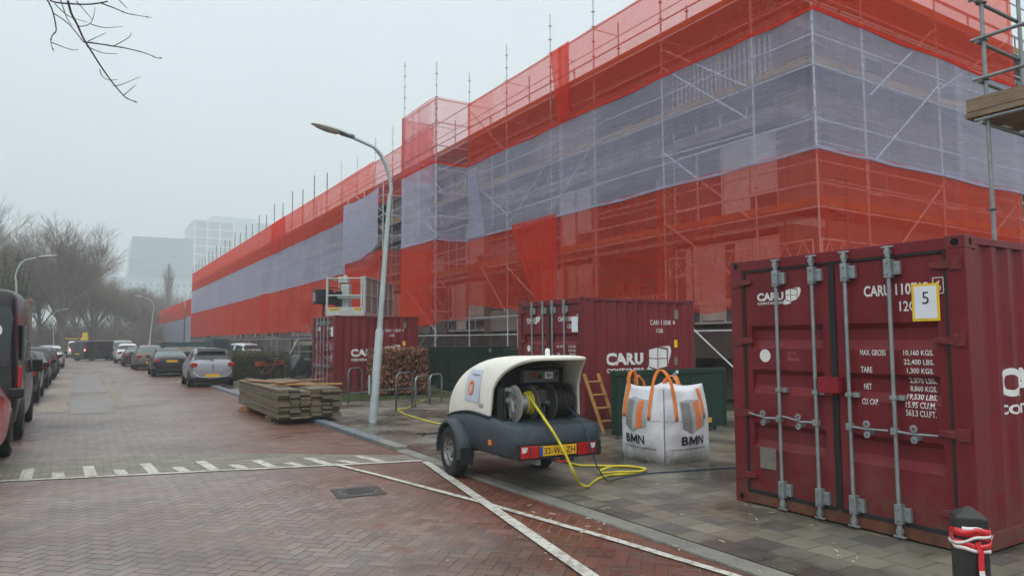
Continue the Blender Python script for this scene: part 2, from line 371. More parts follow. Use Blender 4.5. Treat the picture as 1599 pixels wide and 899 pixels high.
def stripe(pts, wd, z):
    mb = MB(); n = len(pts); vs = []
    for i in range(n):
        a = Vector(pts[max(0,i-1)]); b = Vector(pts[min(n-1,i+1)]); t = (b-a).normalized(); nn = Vector((-t.y,t.x))*wd/2; p = Vector(pts[i])
        vs += [(p.x+nn.x,p.y+nn.y,z),(p.x-nn.x,p.y-nn.y,z)]
    return mb.add(vs, [(2*i,2*i+1,2*i+3,2*i+2) for i in range(n-1)])
def nearY(x):
    for (a,b),(c_,d) in zip(near[:-1], near[1:]):
        if a <= x <= c_: return b+(d-b)*(x-a)/(c_-a)
    return 9.6
rm = stripe([(a,b+.03) for a,b in near], .095, .009)
for i in range(16):
    x = -.93+i*.365 if i > 0 else -.93
    L = .88 if i % 2 else .42
    if i > 8: L *= .85
    if x > 4.1: break
    y0 = nearY(x)+.09; rm.add([(x-.07,y0+.03,.0085),(x+.07,y0-.01,.0085),(x+.07-.01*i,y0+L,.0085),(x-.07-.01*i,y0+L+.03,.0085)], [(0,1,2,3)])
struct('road_marking', rm, M['line'], fixn=False)
struct('road_marking', stripe([(3.15,10.05),(3.4,8.9),(3.8,6.73),(4.08,4.9),(4.22,3.73),(4.3,1.5)], .08, .0125), M['line'], fixn=False)
struct('road_marking', stripe([(4.34,9.5),(3.31,4.3),(2.6,.7)], .115, .0165), M['line'], fixn=False)
# repaired asphalt plates in the lane further on
struct('asphalt_patch', sheet([(-.2,20.5),(.75,20.5),(.8,27),(-.25,27)], .006), rough_mat('grey_patch', (.17,.15,.14), (.21,.185,.175), 2, .5), fixn=False)
struct('asphalt_patch', sheet([(-.3,29),(.8,29),(.8,46),(-.3,46)], .006), rough_mat('grey_patch_b', (.165,.145,.135), (.21,.185,.17), 2, .5), fixn=False)
struct('lime_stain', sheet([(-.95,22),(-.3,21),(-.35,48),(-1.1,50)], .005), rough_mat('ochre_brick_strip', (.20,.165,.13), (.24,.19,.155), 2, .6), fixn=False)
struct('lime_stain', sheet([(.86,22),(1.15,22),(1.1,46),(.86,46)], .005), rough_mat('ochre_brick_strip_b', (.19,.16,.125), (.22,.18,.145), 2, .6), fixn=False)

# manhole
t = thing('manhole_cover', 'dark cast iron drain cover set in the red bricks left of the crossing white lines', 'manhole cover', (2.83,8.08,.0), math.radians(-8))
obj('frame', MB().box((0,0,.004), (.56,.50,.016)), pmat('iron_frame', (.075,.065,.06), .55, .3, .3, 12, .3), t, bevel=.004)
lid = MB().lathe([(0,.016),(.205,.016),(.22,.0135),(.235,.0125)], (0,0,0), 'z', 40)
for i in range(-5,6):
    for j in range(-5,6):
        if i*i+j*j < 26: lid.box((i*.036,j*.036,.018), (.024,.024,.008), 0, Matrix.Rotation(.78,3,'Z'))
obj('lid', lid, pmat('iron_lid', (.105,.10,.10), .45, .4, .3, 12, .3), t)
# soil / moss strip under the container hedge
def blades(mb, x0,x1,y0,y1,z,nb,h,wd,lean=.5, inside=None):
    for _ in range(nb):
        x = rnd.uniform(x0,x1); y = rnd.uniform(y0,y1)
        a = rnd.uniform(0,2*PI); hh = h*rnd.uniform(.4,1.1); l = rnd.uniform(0,lean)*hh; dx,dy = math.cos(a)*wd,math.sin(a)*wd
        b = rnd.uniform(0,2*PI)
        mb.add([(x-dx,y-dy,z),(x+dx,y+dy,z),(x+math.cos(b)*l,y+math.sin(b)*l,z+hh)], [(0,1,2)])
struct('planting_bed', sheet([(6.2,19.8),(11.5,19.8),(11.5,22.4),(6.2,22.4)], .038), M['soil'], fixn=False)
gm = MB(); blades(gm, 6.0, 10.5, 19.6, 22.4, .038, 9000, .07, .006); blades(gm, 5.8, 8.2, 20.2, 22.4, .038, 5000, .09, .006)
def leafmat(name, c1, c2, c3=None, sc_=2.5, rough=.6):
    n = NT(name); oi = n.n('ShaderNodeNewGeometry').outputs['Random Per Island']; P = n.pos(False)
    col = n.mix(oi, c1, c2)
    if c3: col = n.mix(n.rng(n.noise(P, sc_, 4), .45, .6, 0, .8), col, c3)
    return n.bsdf(col, rough)
M['grass'] = leafmat('grass_blades', (.05,.09,.02), (.12,.16,.05), (.10,.10,.04))
tag(obj('grass', gm, M['grass'], fixn=False), 'thin moss and grass growing along the foot of the far container', 'grass', kind='stuff')
# small litter chips lying around
lm = MB()
for _ in range(190):
    x = rnd.uniform(1.0,6.0); y = rnd.uniform(3.2,9.0); s_ = rnd.uniform(.004,.012)
    z = .036 if x > 4.56 else .004
    if 4.36 < x < 4.56: z = .028
    a = rnd.uniform(0,PI); ca,sa = math.cos(a)*s_,math.sin(a)*s_
    lm.add([(x-ca,y-sa,z),(x+sa,y-ca,z+.002),(x+ca,y+sa,z+.004),(x-sa,y+ca,z+.002)], [(0,1,2,3)])
for _ in range(26):
    x = rnd.uniform(3.9,6.6); y = rnd.uniform(3.6,6.5); z = .04
    a = rnd.uniform(0,PI); lm.box((x,y,z), (.06*rnd.random()+.03,.012,.003), 0, Matrix.Rotation(a,3,'Z'))
tag(obj('litter', lm, pmat('pale_chips', (.5,.44,.33), .7), fixn=False), 'pale wood chips and crumbs scattered over the paving', 'litter', kind='stuff')
# ---------------- netting ----------------
def net_mat(name, col, T0, transl=.4, tint=(1,1,1)):
    n = NT(name); ge = n.n('ShaderNodeNewGeometry'); P = ge.outputs['Position']
    dt = n.n('ShaderNodeVectorMath', {0: ge.outputs['Incoming'], 1: ge.outputs['Normal']}, operation='DOT_PRODUCT').outputs['Value']
    c_ = n.m('MAXIMUM', n.m('ABSOLUTE', dt), .14)
    big = n.noise(P, .45, 5, .6); sm = n.noise(P, 3.5, 4, .6)
    mp = n.n('ShaderNodeMapping', {'Vector': P, 'Scale': (1,1,.12)}); ver = n.noise(mp.outputs[0], 9, 3)
    mp2 = n.n('ShaderNodeMapping', {'Vector': P, 'Scale': (.12,.12,1.4)}); hor = n.noise(mp2.outputs[0], 11, 3)
    base = n.m('ADD', T0, n.m('MULTIPLY', n.m('SUBTRACT', big, .5), .14)); base = n.m('ADD', base, n.m('MULTIPLY', n.m('SUBTRACT', sm, .5), .08))
    base = n.m('ADD', base, n.m('MULTIPLY', n.m('SUBTRACT', n.m('ADD', ver, hor), 1), .09))
    sx_ = n.n('ShaderNodeSeparateXYZ', {0: P}); pid = n.m('FLOOR', n.m('DIVIDE', n.m('SUBTRACT', sx_.outputs[1], n.m('MULTIPLY', sx_.outputs[0], .7)), 4.7)); pn_ = n.n('ShaderNodeTexWhiteNoise', {'Vector': n.n('ShaderNodeCombineXYZ', {0: pid, 1: n.m('FLOOR', n.m('DIVIDE', sx_.outputs[2], 3.15))})}).outputs['Value']
    fr_ = n.m('FRACT', n.m('DIVIDE', n.m('SUBTRACT', sx_.outputs[1], n.m('MULTIPLY', sx_.outputs[0], .7)), 4.7)); lap = n.m('LESS_THAN', fr_, .045)
    base = n.m('ADD', base, n.m('MULTIPLY', n.m('SUBTRACT', pn_, .5), .09)); base = n.m('SUBTRACT', base, n.m('MULTIPLY', n.m('MULTIPLY', lap, n.m('GREATER_THAN', pn_, .45)), .13))
    base = n.m('MINIMUM', n.m('MAXIMUM', base, .02), .95)
    T = n.m('POWER', base, n.m('ADD', .35, n.m('DIVIDE', .65, c_)))
    mp3 = n.n('ShaderNodeMapping', {'Vector': P, 'Rotation': (.6,.6,0), 'Scale': (.5,.5,2.2)}); dg_ = n.noise(mp3.outputs[0], 1.5, 4, .55); h = n.m('ADD', n.m('ADD', n.m('MULTIPLY', ver, .5), n.m('MULTIPLY', hor, .5)), n.m('MULTIPLY', dg_, 1.3)); nm = n.bump(h, .5, .06)
    colv = n.mix(n.rng(sm, .3, .7, 0, 1), tuple(t*.88 for t in col), col)
    d = n.n('ShaderNodeBsdfDiffuse', {'Color': colv, 'Normal': nm}); tr = n.n('ShaderNodeBsdfTranslucent', {'Color': colv, 'Normal': nm})
    mx = n.n('ShaderNodeMixShader', {0: transl, 1: d.outputs[0], 2: tr.outputs[0]})
    tp = n.n('ShaderNodeBsdfTransparent', {'Color': (*tint,1)})
    fin = n.n('ShaderNodeMixShader', {0: T, 1: mx.outputs[0], 2: tp.outputs[0]}); n.t.links.new(fin.outputs[0], n.out.inputs[0])
    return n.mat
M['netred'] = net_mat('red_debris_netting', (.92,.070,.026), .605, tint=(1,.84,.82))
M['netwhite'] = net_mat('pale_debris_netting', (.68,.68,.88), .65, tint=(.98,.985,1))
M['netreddense'] = net_mat('red_netting_folded', (.92,.065,.026), .45, .5, tint=(1,.75,.72))
M['netwhitedense'] = net_mat('pale_netting_folded', (.62,.64,.82), .32, .5)
M['netpink'] = net_mat('red_netting_single', (.86,.12,.12), .70, tint=(1,.9,.9))
def f_(v): return v if callable(v) else (lambda s: v)
def net(label, mat, path, zb, zt, amp=.06, seed=0, du=.38, dv=.38, sag=.045, name='debris_netting', group=None, pleat=0, hem=None, off=.085, sl=None, rag=0, topsag=0):
    zb, zt = f_(zb), f_(zt); pts = []; S = 0
    segs = []
    for a, b in zip(path[:-1], path[1:]):
        a, b = Vector(a), Vector(b); L = (b-a).length; segs.append((S, L, a, b)); S += L
    tot = S; cols = []
    for (s0, L, a, b) in segs:
        n = max(2, int(round(L/du)))
        for i in range(n+(1 if s0+L >= tot-1e-6 else 0)):
            fr = i/n; t = (b-a).normalized(); nn = Vector((t.y,-t.x)) 
            cols.append((s0+L*fr, a.lerp(b, fr), nn, fr, L))
    def side(nn): return nn
    mb = MB(); hmax = max(zt(c_[0])-zb(c_[0]) for c_ in cols); nv = max(3, int(round(hmax/dv)))
    rows = []
    for j in range(nv+1):
        v = j/nv
        for (s, p, nn, fr, L) in cols:
            bay = math.sin(PI*fr)
            z0 = zb(s)-sag*bay*(.6+.5*math.sin(s*1.3+seed))-rag*abs(noise.noise(Vector((s*1.7,seed,0))))*2; z1 = zt(s)-topsag*bay
            z = z0+(z1-z0)*v
            q = Vector((s*.55, z*.55, seed*3.1)); d = amp*bay*(noise.noise(q)*1.3-.25)+amp*.5*noise.noise(Vector((s*2.1,z*.8,seed)))*bay
            # diagonal tension wrinkles
            d += amp*.35*bay*math.sin((s+z*(1 if int(s/3)%2 else -1))*5+3*noise.noise(q*1.3))*abs(noise.noise(q*2))
            if pleat: d += pleat*math.sin(s*2*PI/.42+2.5*noise.noise(Vector((s,z*.3,seed))))
            ev = min(1, .12+3.6*v*(1-v)); d = max(-.02, d*ev)
            if sl: p = Vector(path[0]).lerp(Vector(path[-1]), sl(s/tot, v))
            mb.v.append((p.x+nn.x*(off+d), p.y+nn.y*(off+d), z))
    nc = len(cols)
    for j in range(nv):
        for i in range(nc-1):
            a = j*nc+i; mb.f.append((a,a+1,a+nc+1,a+nc)); mb.m.append(0)
    o = obj(name, mb, mat, smooth=True, fixn=False); tag(o, label, 'netting', group)
    if hem:
        hm = MB()
        for i in range(nc-1):
            a, b = Vector(mb.v[i]), Vector(mb.v[i+1]); 
            na, nb = cols[i][2]*.022, cols[i+1][2]*.022; na = Vector((na.x,na.y,0)); nb = Vector((nb.x,nb.y,0)); w1, w2 = .03+.03*noise.noise(Vector((i*.7,seed,0))), .03+.03*noise.noise(Vector(((i+1)*.7,seed,0))); hm.add([a+na+Vector((0,0,-.035)), b+nb+Vector((0,0,-.035)), b+nb+Vector((0,0,w2)), a+na+Vector((0,0,w1))], [(0,1,2,3)])
        for v_i in range(len(hm.v)): pass
        h_ = obj('hem', hm, hem, o, fixn=False); sm_ = h_.modifiers.new('s','SOLIDIFY'); sm_.thickness = .02
    return o
SIDE = 1
FX = 13.8; EY = 9.47
stdY = [9.47, 11.14, 14.27, 17.35, 19.8, 22.8, 25.9, 29.3, 31.9, 34.6, 37.2]
y = 37.2
while y < 111: y += 3.07; stdY.append(round(y,2))
YEND = stdY[-1]
endX = [13.8, 15.7, 19.1, 23.3, 26.4, 29.5]

# ---------------- apartment block behind the scaffold ----------------
M['bwall'] = rough_mat('building_brown_brick', (.20,.14,.11), (.27,.20,.16), 1.2, .85, .4)
def brickwall():
    n = NT('building_brickwork'); P = n.pos(False); s = n.n('ShaderNodeSeparateXYZ', {0: P})
    v = n.n('ShaderNodeCombineXYZ', {0: n.m('ADD', s.outputs[0], s.outputs[1]), 1: s.outputs[2]})
    b = n.n('ShaderNodeTexBrick', {'Vector': v.outputs[0], 'Scale': 1.0, 'Color1': (.20,.125,.095,1), 'Color2': (.27,.19,.15,1), 'Mortar': (.26,.24,.21,1), 'Mortar Size': .008, 'Brick Width': .22, 'Row Height': .065})
    return n.bsdf(b.outputs[0], .85, 0)
M['bwall'] = brickwall()
M['bconc'] = rough_mat('pale_facade_concrete', (.36,.35,.33), (.46,.45,.42), .8, .8, .3)
M['bframe'] = pmat('white_window_frame', (.70,.70,.68), .5, 0, .06, 3)
M['bpane'] = pmat('window_glass', (.05,.06,.07), .06, 0, .2, .6)
M['curt'] = pmat('pale_curtain', (.74,.72,.68), .8, 0, .12, 2)
M['bdark'] = pmat('dark_balcony_wall', (.10,.085,.075), .8, 0, .3, 1)
apt = thing('apartment_building', 'long four storey brick apartment block wrapped behind the red and white scaffold netting', 'building', (20,60,0))
AO = Vector((20,60,0))
def L_(mb):  # world -> local of the block
    mb.v = [(a-AO.x,b-AO.y,c_-AO.z) for a,b,c_ in mb.v]; return mb
B0, B1 = 11.2, 111.0; BX = 15.25
wl = MB(); wl.b2(BX+1.3, 36, B0, B1, 0, 10.45)                    # core

floors = [2.1, 4.9, 7.7]
MODL = 7.8; nmod = int((B1-B0)/MODL)
for k in range(nmod+1):
    y0 = B0+k*MODL; 
    if y0+.5 < B1: wl.b2(BX, BX+1.3, y0, y0+.42, 2.1, 10.45)
    if k < nmod: wl.b2(BX+.02, BX+1.3, y0+4.3, y0+4.55, 2.1, 10.45)
wl.b2(BX, BX+1.3, B1-.4, B1, 2.1, 10.45)
obj('wall', L_(wl), M['bwall'], apt)
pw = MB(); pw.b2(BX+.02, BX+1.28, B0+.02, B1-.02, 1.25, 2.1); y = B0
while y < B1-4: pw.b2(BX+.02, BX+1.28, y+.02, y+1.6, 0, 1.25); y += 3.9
obj('plinth_wall', L_(pw), rough_mat('shaded_plinth_brick', (.07,.05,.045), (.13,.10,.085), 1.4, .9, .4), apt)  # brick darkened to stand in for the shade of the undercroft
sb = MB()
for z in floors[1:]+[10.15]: sb.b2(BX-.04, BX+1.32, B0-.03, B1+.03, z-.22, z+.08)
sb.b2(BX-.35, 36.3, B0-.35, B1+.3, 10.45, 10.7)
obj('floor_edge', L_(sb), M['bconc'], apt)
wp = {}
def win_meshes(w_, h_, npane, style):
    fr = MB(); t_ = .06
    fr.b2(-.03,.05,0,w_,0,t_); fr.b2(-.03,.05,0,w_,h_-t_,h_)
    for i in range(npane+1):
        yy = i*(w_-t_)/npane; fr.b2(-.03,.05,yy,yy+t_,t_,h_-t_)
    fr.b2(-.025,.045,t_,w_-t_,.62,.68)
    pn = MB().b2(.0,.02,.03,w_-.03,.03,h_-.03)
    cu = MB()
    if style == 1:
        i = 0; yy = .1
        while yy < w_-.2: cu.b2(-.012,-.004,yy,yy+.09,.7,h_-.08); yy += .17
    else:
        for i in range(npane):
            if rnd.random() < .75:
                yy = i*(w_-t_)/npane+.08; ww = (w_-t_)/npane-.1; cu.b2(-.012,-.004,yy,yy+ww*rnd.choice([1,1,.6]),.7 if rnd.random()<.6 else .1,h_-.07)
    return fr.mesh('window', M['bframe']), pn.mesh('pane', M['bpane']), cu.mesh('curtain', M['curt'])
wms = [win_meshes(3.78, 2.28, 4, s) for s in (0,0,1,0)]
for k in range(nmod):
    for fi, z in enumerate(floors):
        y0 = B0+k*MODL+.46; st = wms[(k*2+fi*3+(2 if k % 2 else 0)) % 4]
        w_ = obj('window', st[0], None, apt, loc=(BX+.12-AO.x, y0-AO.y, z+.12))
        obj('pane', st[1], None, w_); 
        obj('curtain', st[2], None, w_)
for k in range(nmod):
    for fi, z in enumerate(floors):
        y0 = B0+k*MODL+4.55
        if k == 0 and fi == 1:
            obj('balcony_railing', L_(MB().b2(BX, BX+.09, y0, y0+3.24, z+1.05, z+1.1)), M['bconc'], apt); continue
        bb = MB(); yy = y0; 
        if (k+fi) % 2 == 0:
            while yy < y0+3.2: bb.b2(BX+.02, BX+.07, yy, yy+.11, z+.08, z+1.05, 0); yy += .2
        else: bb.b2(BX+.03, BX+.07, y0, y0+3.22, z+.08, z+1.0)
        bb.b2(BX, BX+.09, y0, y0+3.24, z+1.05, z+1.1)
        obj('balcony_railing', L_(bb), M['bconc'], apt)
        if k < 8:
            dm = MB().b2(BX+1.26, BX+1.295, y0+.4, y0+2.6, z+.1, z+2.3); obj('balcony_door', L_(dm), M['bpane'], apt)
eb = MB()
for z in floors:
    for x in (18.6, 22.6):
        eb = MB().b2(x, x+.9, B0-.03, B0+.05, z+.9, z+2.1); e_ = obj('window', L_(eb), M['bframe'], apt)
        obj('pane', L_(MB().b2(x+.06, x+.84, B0-.045, B0-.032, z+.96, z+2.04)), M['bpane'], e_)
# garden chair and table on the balcony
tb = thing('balcony_table', 'small round white table on the first balcony behind the red netting', 'table', (16.0,17.9,5.0))
obj('table_top', MB().lathe([(0,.72),(.3,.72),(.3,.75),(0,.75)], (0,0,0)), M['white'], tb)
obj('leg', MB().tube([(0,0,0),(0,0,.73)], .02).lathe([(0,0),(.2,0),(.2,.02),(0,.02)], (0,0,0)), M['galv'], tb)
for i, (yy, lb) in enumerate(((16.9,'dark garden chair on the first balcony, nearer the white round table'),(16.2,'dark garden chair on the first balcony, farther from the white round table'))):
    ch = thing('garden_chair', lb, 'chair', (16.0,yy,5.0), 0, 'garden chairs on the first balcony')
    obj('seat', MB().b2(-.25,.25,-.25,.25,.42,.46), M['black'], ch)
    obj('backrest', MB().b2(-.25,.25,-.29,-.25,.46,.98), M['black'], ch)
    for sx in (-.23,.23):
        for sy in (-.23,.23): obj('leg', MB().tube([(sx,sy,0),(sx,sy,.43)], .015, 6), M['black'], ch)

# ---------------- scaffold ----------------
sca = thing('scaffolding', 'long steel tube scaffold with decks standing along the whole apartment block', 'scaffold', (FX,EY,0))
SO = Vector((FX,EY,0))
def S_(mb): mb.v = [(a-SO.x,b-SO.y,c_) for a,b,c_ in mb.v]; return mb
def ring(mb, x, y, z): mb.lathe([(.024,-.006),(.062,-.006),(.062,.006),(.024,.006)], (x,y,z), 'z', 8)
def std(x, y, z0, z1, ringz, mat=None, r=.0245):
    mb = MB().tube([(x,y,z0),(x,y,z1)], r, 8)
    z = z0+.4
    while z < z1-.1: 
        ring(mb, x, y, z); z += .5 if ringz else 1.0
    if z0 < .1: mb.box((x,y,.045), (.15,.15,.012))
    return obj('upright', S_(mb), mat or M['tube'], sca)
tops = {}
for i, y in enumerate(stdY):
    nearb = y < 45
    xo = 12.25 if y in (25.9,29.3,31.9,34.6,37.2) else FX
    top = 13.35 if i % 2 == 0 or y < 36 else 12.9
    if y > 100: top = 12.9
    if xo != FX:
        t2 = {25.9: 13.4, 29.3: 14.6}.get(y, 9.6)
        std(xo, y, .03, t2, nearb); std(FX, y, .03, 13.3, nearb)
    else: std(FX, y, .03, top if nearb else top+.3, nearb, None if nearb else M['tubed'], .0245 if nearb else .034)  # far poles take the dark tube colour to paint their backlit look
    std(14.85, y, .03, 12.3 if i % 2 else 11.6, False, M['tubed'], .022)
for x in endX[1:]: std(x, EY, .03, 13.3, True)
for x in endX[1:]: std(x, EY+1.1, .03, 11.9, False, M['tubed'])
levels = [2.0, 2.7, 4.7, 5.25, 5.75, 6.7, 7.95, 8.65, 9.6, 10.3, 10.85, 11.85]
def outerx(y): return FX
lfar = MB(); nled = 0
for bi, (a, b) in enumerate(zip(stdY[:-1], stdY[1:])):
    for z in levels:
        tgt = MB().tube([(FX,a+.04,z),(FX,b-.04,z)], .022, 8)
        if bi < 8: obj('ledger', S_(tgt), M['tube'], sca)
        else: lfar.tube([(FX,a,z),(FX,b,z)], .022, 6)
    for z in (2.7,4.7,7.95,10.3,10.85,11.85): lfar.tube([(14.85,a,z),(14.85,b,z)], .02, 6)
for y in stdY:
    for z in (2.7,4.7,6.7,7.95,10.3,11.85): lfar.tube([(FX,y,z),(14.85,y,z)], .02, 6)
for z in levels:
    lfar.tube([(FX,EY,z),(29.6,EY,z)], .022, 8); lfar.tube([(15.3,EY+1.1,z),(29.6,EY+1.1,z)], .02, 6)
for x in endX:
    for z in (2.7,4.7,7.95,10.3): lfar.tube([(x,EY,z),(x,EY+1.1,z)], .02, 6)
# stair tower tubes
for (ya, yb, zt_) in ((25.9,29.3,11.9),(31.9,37.2,9.3)):
    z = 2.0
    while z < zt_:
        for y in (ya, yb): lfar.tube([(12.25,y,z),(FX,y,z)], .022, 6)
        lfar.tube([(12.25,ya,z),(12.25,yb,z)], .022, 6); z += .985
tag(obj('ledger', S_(lfar), M['tube'], sca), kind='stuff')
for z in (4.7, 7.95, 10.3):
    for bi, (a, b) in enumerate(zip(stdY[:-1:1], stdY[1:])):
        if bi >= 10 and bi % 2: continue
        if bi >= 10: b = stdY[min(bi+2, len(stdY)-1)]
        dk = MB()
        for q in range(3): dk.b2(FX+.07+q*.32, FX+.37+q*.32, a+.03, b-.03, z+.02, z+.07)
        obj('deck', S_(dk), M['galvd'], sca, bevel=.004)
M['toe'] = pmat('orange_timber_toe_board', (.33,.20,.09), .7, 0, .25, 3, .2)
for z in (4.7, 7.95, 10.3):
    for a, b in ((9.5,19.8),(19.8,29.3),(29.3,60),(60,YEND)):
        obj('toe_board', S_(MB().b2(FX+.03, FX+.06, a, b, z+.07, z+.24)), M['toe'], sca)
    obj('toe_board', S_(MB().b2(FX+.1, 27, EY+.03, EY+.06, z+.07, z+.24)), M['toe'], sca)
    dk = MB()
    for q in range(3): dk.b2(FX+.1, 27, EY+.08+q*.33, EY+.38+q*.33, z+.02, z+.07)
    obj('deck', S_(dk), M['galvd'], sca)
def brace(p, q): obj('brace', S_(MB().tube([p,q], .022, 8)), M['tube'], sca)
for (ya, za, yb, zb_) in ((11.3,8.0,14.2,10.0),(11.3,7.2,14.2,9.45),(11.3,4.7,14.2,7.0),(14.27,2.8,11.3,.6) ,(14.2,5.0,11.4,3.0),(14.3,6.9,11.2,6.8),(19.8,6.3,17.5,7.95),(22.8,6.1,19.9,8.1),(25.8,8.6,22.9,6.7),(25.7,5.6,22.9,2.9),(22.8,4.6,19.9,2.7),(25.7,11.5,23,9.2)):
    brace((FX-.03,ya,za),(FX-.03,yb,zb_))
for i in range(11, len(stdY)-1, 4):
    brace((FX-.03,stdY[i],2.7),(FX-.03,stdY[i+1],4.7)); brace((FX-.03,stdY[i+1],4.7),(FX-.03,stdY[i],7.95)); brace((FX-.03,stdY[i],7.95),(FX-.03,stdY[i+1],10.3))
for (xa, za, xb, zb_) in ((15.9,7.6,18.9,9.9),(15.9,5.95,19.0,8.4),(16.4,3.6,19.2,5.9),(19.2,8.4,23.2,10.6),(19.2,3.0,23,5.6)): brace((xa,EY-.03,za),(xb,EY-.03,zb_))
brace((12.28,26,2.2),(12.28,29.2,4.2)); brace((12.28,29.2,4.2),(12.28,26,6.2)); brace((12.28,26,6.2),(12.28,29.2,8.2)); brace((12.28,32,4.2),(12.28,37,6.2)); brace((12.28,37,6.2),(12.28,32,8.4))
# lattice beams
def lattice(p, q, h):
    p, q = Vector(p), Vector(q); mb = MB(); mb.tube([p,q], .022, 6); mb.tube([p+Vector((0,0,h)),q+Vector((0,0,h))], .022, 6); n = int((q-p).length/.5)
    for i in range(n):
        a = p.lerp(q, i/n); b = p.lerp(q, (i+.5)/n); c_ = p.lerp(q, (i+1)/n); mb.tube([a,b+Vector((0,0,h)),c_], .014, 6)
    mb.tube([p,p+Vector((0,0,h))], .02, 6); mb.tube([q,q+Vector((0,0,h))], .02, 6)
    obj('lattice_beam', S_(mb), M['tube'], sca)
lattice((13.95,EY+.05,3.45),(19.1,EY+.05,3.45),.55); lattice((FX+.08,9.7,3.5),(FX+.08,14.2,3.5),.5)
# stairs in the two towers
def stair(x, ya, yb, za, zb_):
    mb = MB(); p = Vector((x,ya,za)); q = Vector((x,yb,zb_)); w_ = Vector((.6,0,0))
    for o_ in (Vector(), w_): mb.tube([p+o_,q+o_], .03, 6); mb.tube([p+o_+Vector((0,0,.95)),q+o_+Vector((0,0,.95))], .02, 6)
    n = 9
    for i in range(n):
        a = p.lerp(q, (i+.5)/n); mb.box((a.x+.3,a.y,a.z), (.6,.22,.03))
    obj('stair', S_(mb), M['galv'], sca)
for j, z in enumerate((2.7,4.7,6.7,8.7)):
    stair(12.45, 26.3 if j%2 else 29.0, 29.0 if j%2 else 26.3, z-1.9, z+.0)
for j, z in enumerate((2.7,4.7,6.7,8.7)): stair(12.45, 32.5 if j%2 else 36.5, 36.5 if j%2 else 32.5, z-1.9, z)
brace((12.3,26.6,10.2),(12.3,29.2,11.8)); 

# nets on the near facade. path runs so that its right normal faces the street
SIDE = 1
nr = [(FX,y) for y in stdY if 9.6 < y <= 25.9][::-1]+[(FX,EY-.085)]
SG = 'red and white debris nets tied to the scaffold'
# normal of (t.y,-t.x) for travel -Y is (-1,0): towards the street
redtop = lambda s: 11.85
net('red netting band along the roof rail of the near facade, left of the corner', M['netred'], nr, 9.2, 11.87, .07, 1, group=SG, hem=M['netreddense'], topsag=.02)
net('pale lilac netting band across the middle of the near facade', M['netwhite'], nr, 6.02, 9.22, .07, 2, group=SG, hem=M['netwhitedense'])
lowz = lambda s: 2.62 if s > 8 else 3.3-.08*s
net('lowest red netting band on the near facade above the middle container', M['netred'], nr, lowz, 6.05, .08, 3, group=SG, hem=None, rag=.06, sag=.14)
ed = [(FX-.085,EY)]+[(x,EY) for x in endX[1:]]
net('red netting band at the top of the short end wall behind the pole with planks', M['netred'], ed[:4], 9.2, 12.6, .07, 4, group=SG, hem=M['netreddense'])
net('pale lilac netting band across the middle of the short end wall', M['netwhite'], ed, 6.02, 9.22, .07, 5, group=SG, hem=M['netwhitedense'])
net('lowest red netting band on the short end wall directly above the near container', M['netred'], ed[:4], 2.6, 6.05, .08, 6, group=SG)
# tower one
tw = [(FX,29.3),(12.2,29.3),(12.2,25.9),(FX-.06,25.9)]
net('red netting around the top of the taller stair tower', M['netpink'], tw, 9.15, 11.92, .05, 7, group=SG, hem=M['netreddense'])
net('pale netting around the middle of the taller stair tower', M['netwhite'], tw, 5.95, 9.15, .05, 8, group=SG, hem=M['netwhitedense'], pleat=.012)
net('red netting around the lower half of the taller stair tower', M['netred'], tw, lambda s: 2.45 if s < 5 else 2.7, 5.97, .06, 9, group=SG, rag=.06)
# between towers and tower two
net('red netting strip at the roof edge between the two stair towers', M['netpink'], [(FX,37.2),(FX,34.6),(FX,31.9),(FX,29.3)], 9.4, 11.85, .05, 10, group=SG, hem=M['netreddense'])
t2 = [(FX,37.2),(12.2,37.2),(12.2,31.9)]
net('crumpled pale sheet draped over the lower stair tower left of the lamp post', M['netwhitedense'], t2, lambda s: 5.95+.5*max(0,s-4.5)/2.4, lambda s: 9.2, .06, 11, group=SG, pleat=.035, topsag=.12, off=.2, du=.15, dv=.25)
net('red netting around the foot of the lower stair tower behind the lift cage', M['netred'], t2+[(FX-.05,31.9)], 2.6, 6.2, .07, 12, group=SG, hem=M['netreddense'])
net('red netting low on the recess between the two stair towers', M['netred'], [(FX,31.8),(FX,29.4)], 2.6, 6.1, .05, 22, group=SG)
# long far run
fr_ = [(FX,y) for y in stdY if y >= 37.2][::-1]
net('red netting band along the roof edge of the long far part of the scaffold', M['netred'], fr_, 9.3, 11.95, .08, 13, du=.6, dv=.5, group=SG, hem=M['netreddense'])
net('pale lilac netting band along the middle of the long far part of the scaffold', M['netwhite'], fr_, 6.0, 9.32, .08, 14, du=.6, dv=.5, group=SG, hem=M['netwhitedense'])
net('lowest red netting band with a ragged hem along the long far part of the scaffold', M['netred'], fr_, 2.6, 6.02, .12, 15, du=.45, dv=.5, sag=.05, rag=.25, group=SG, pleat=.05)
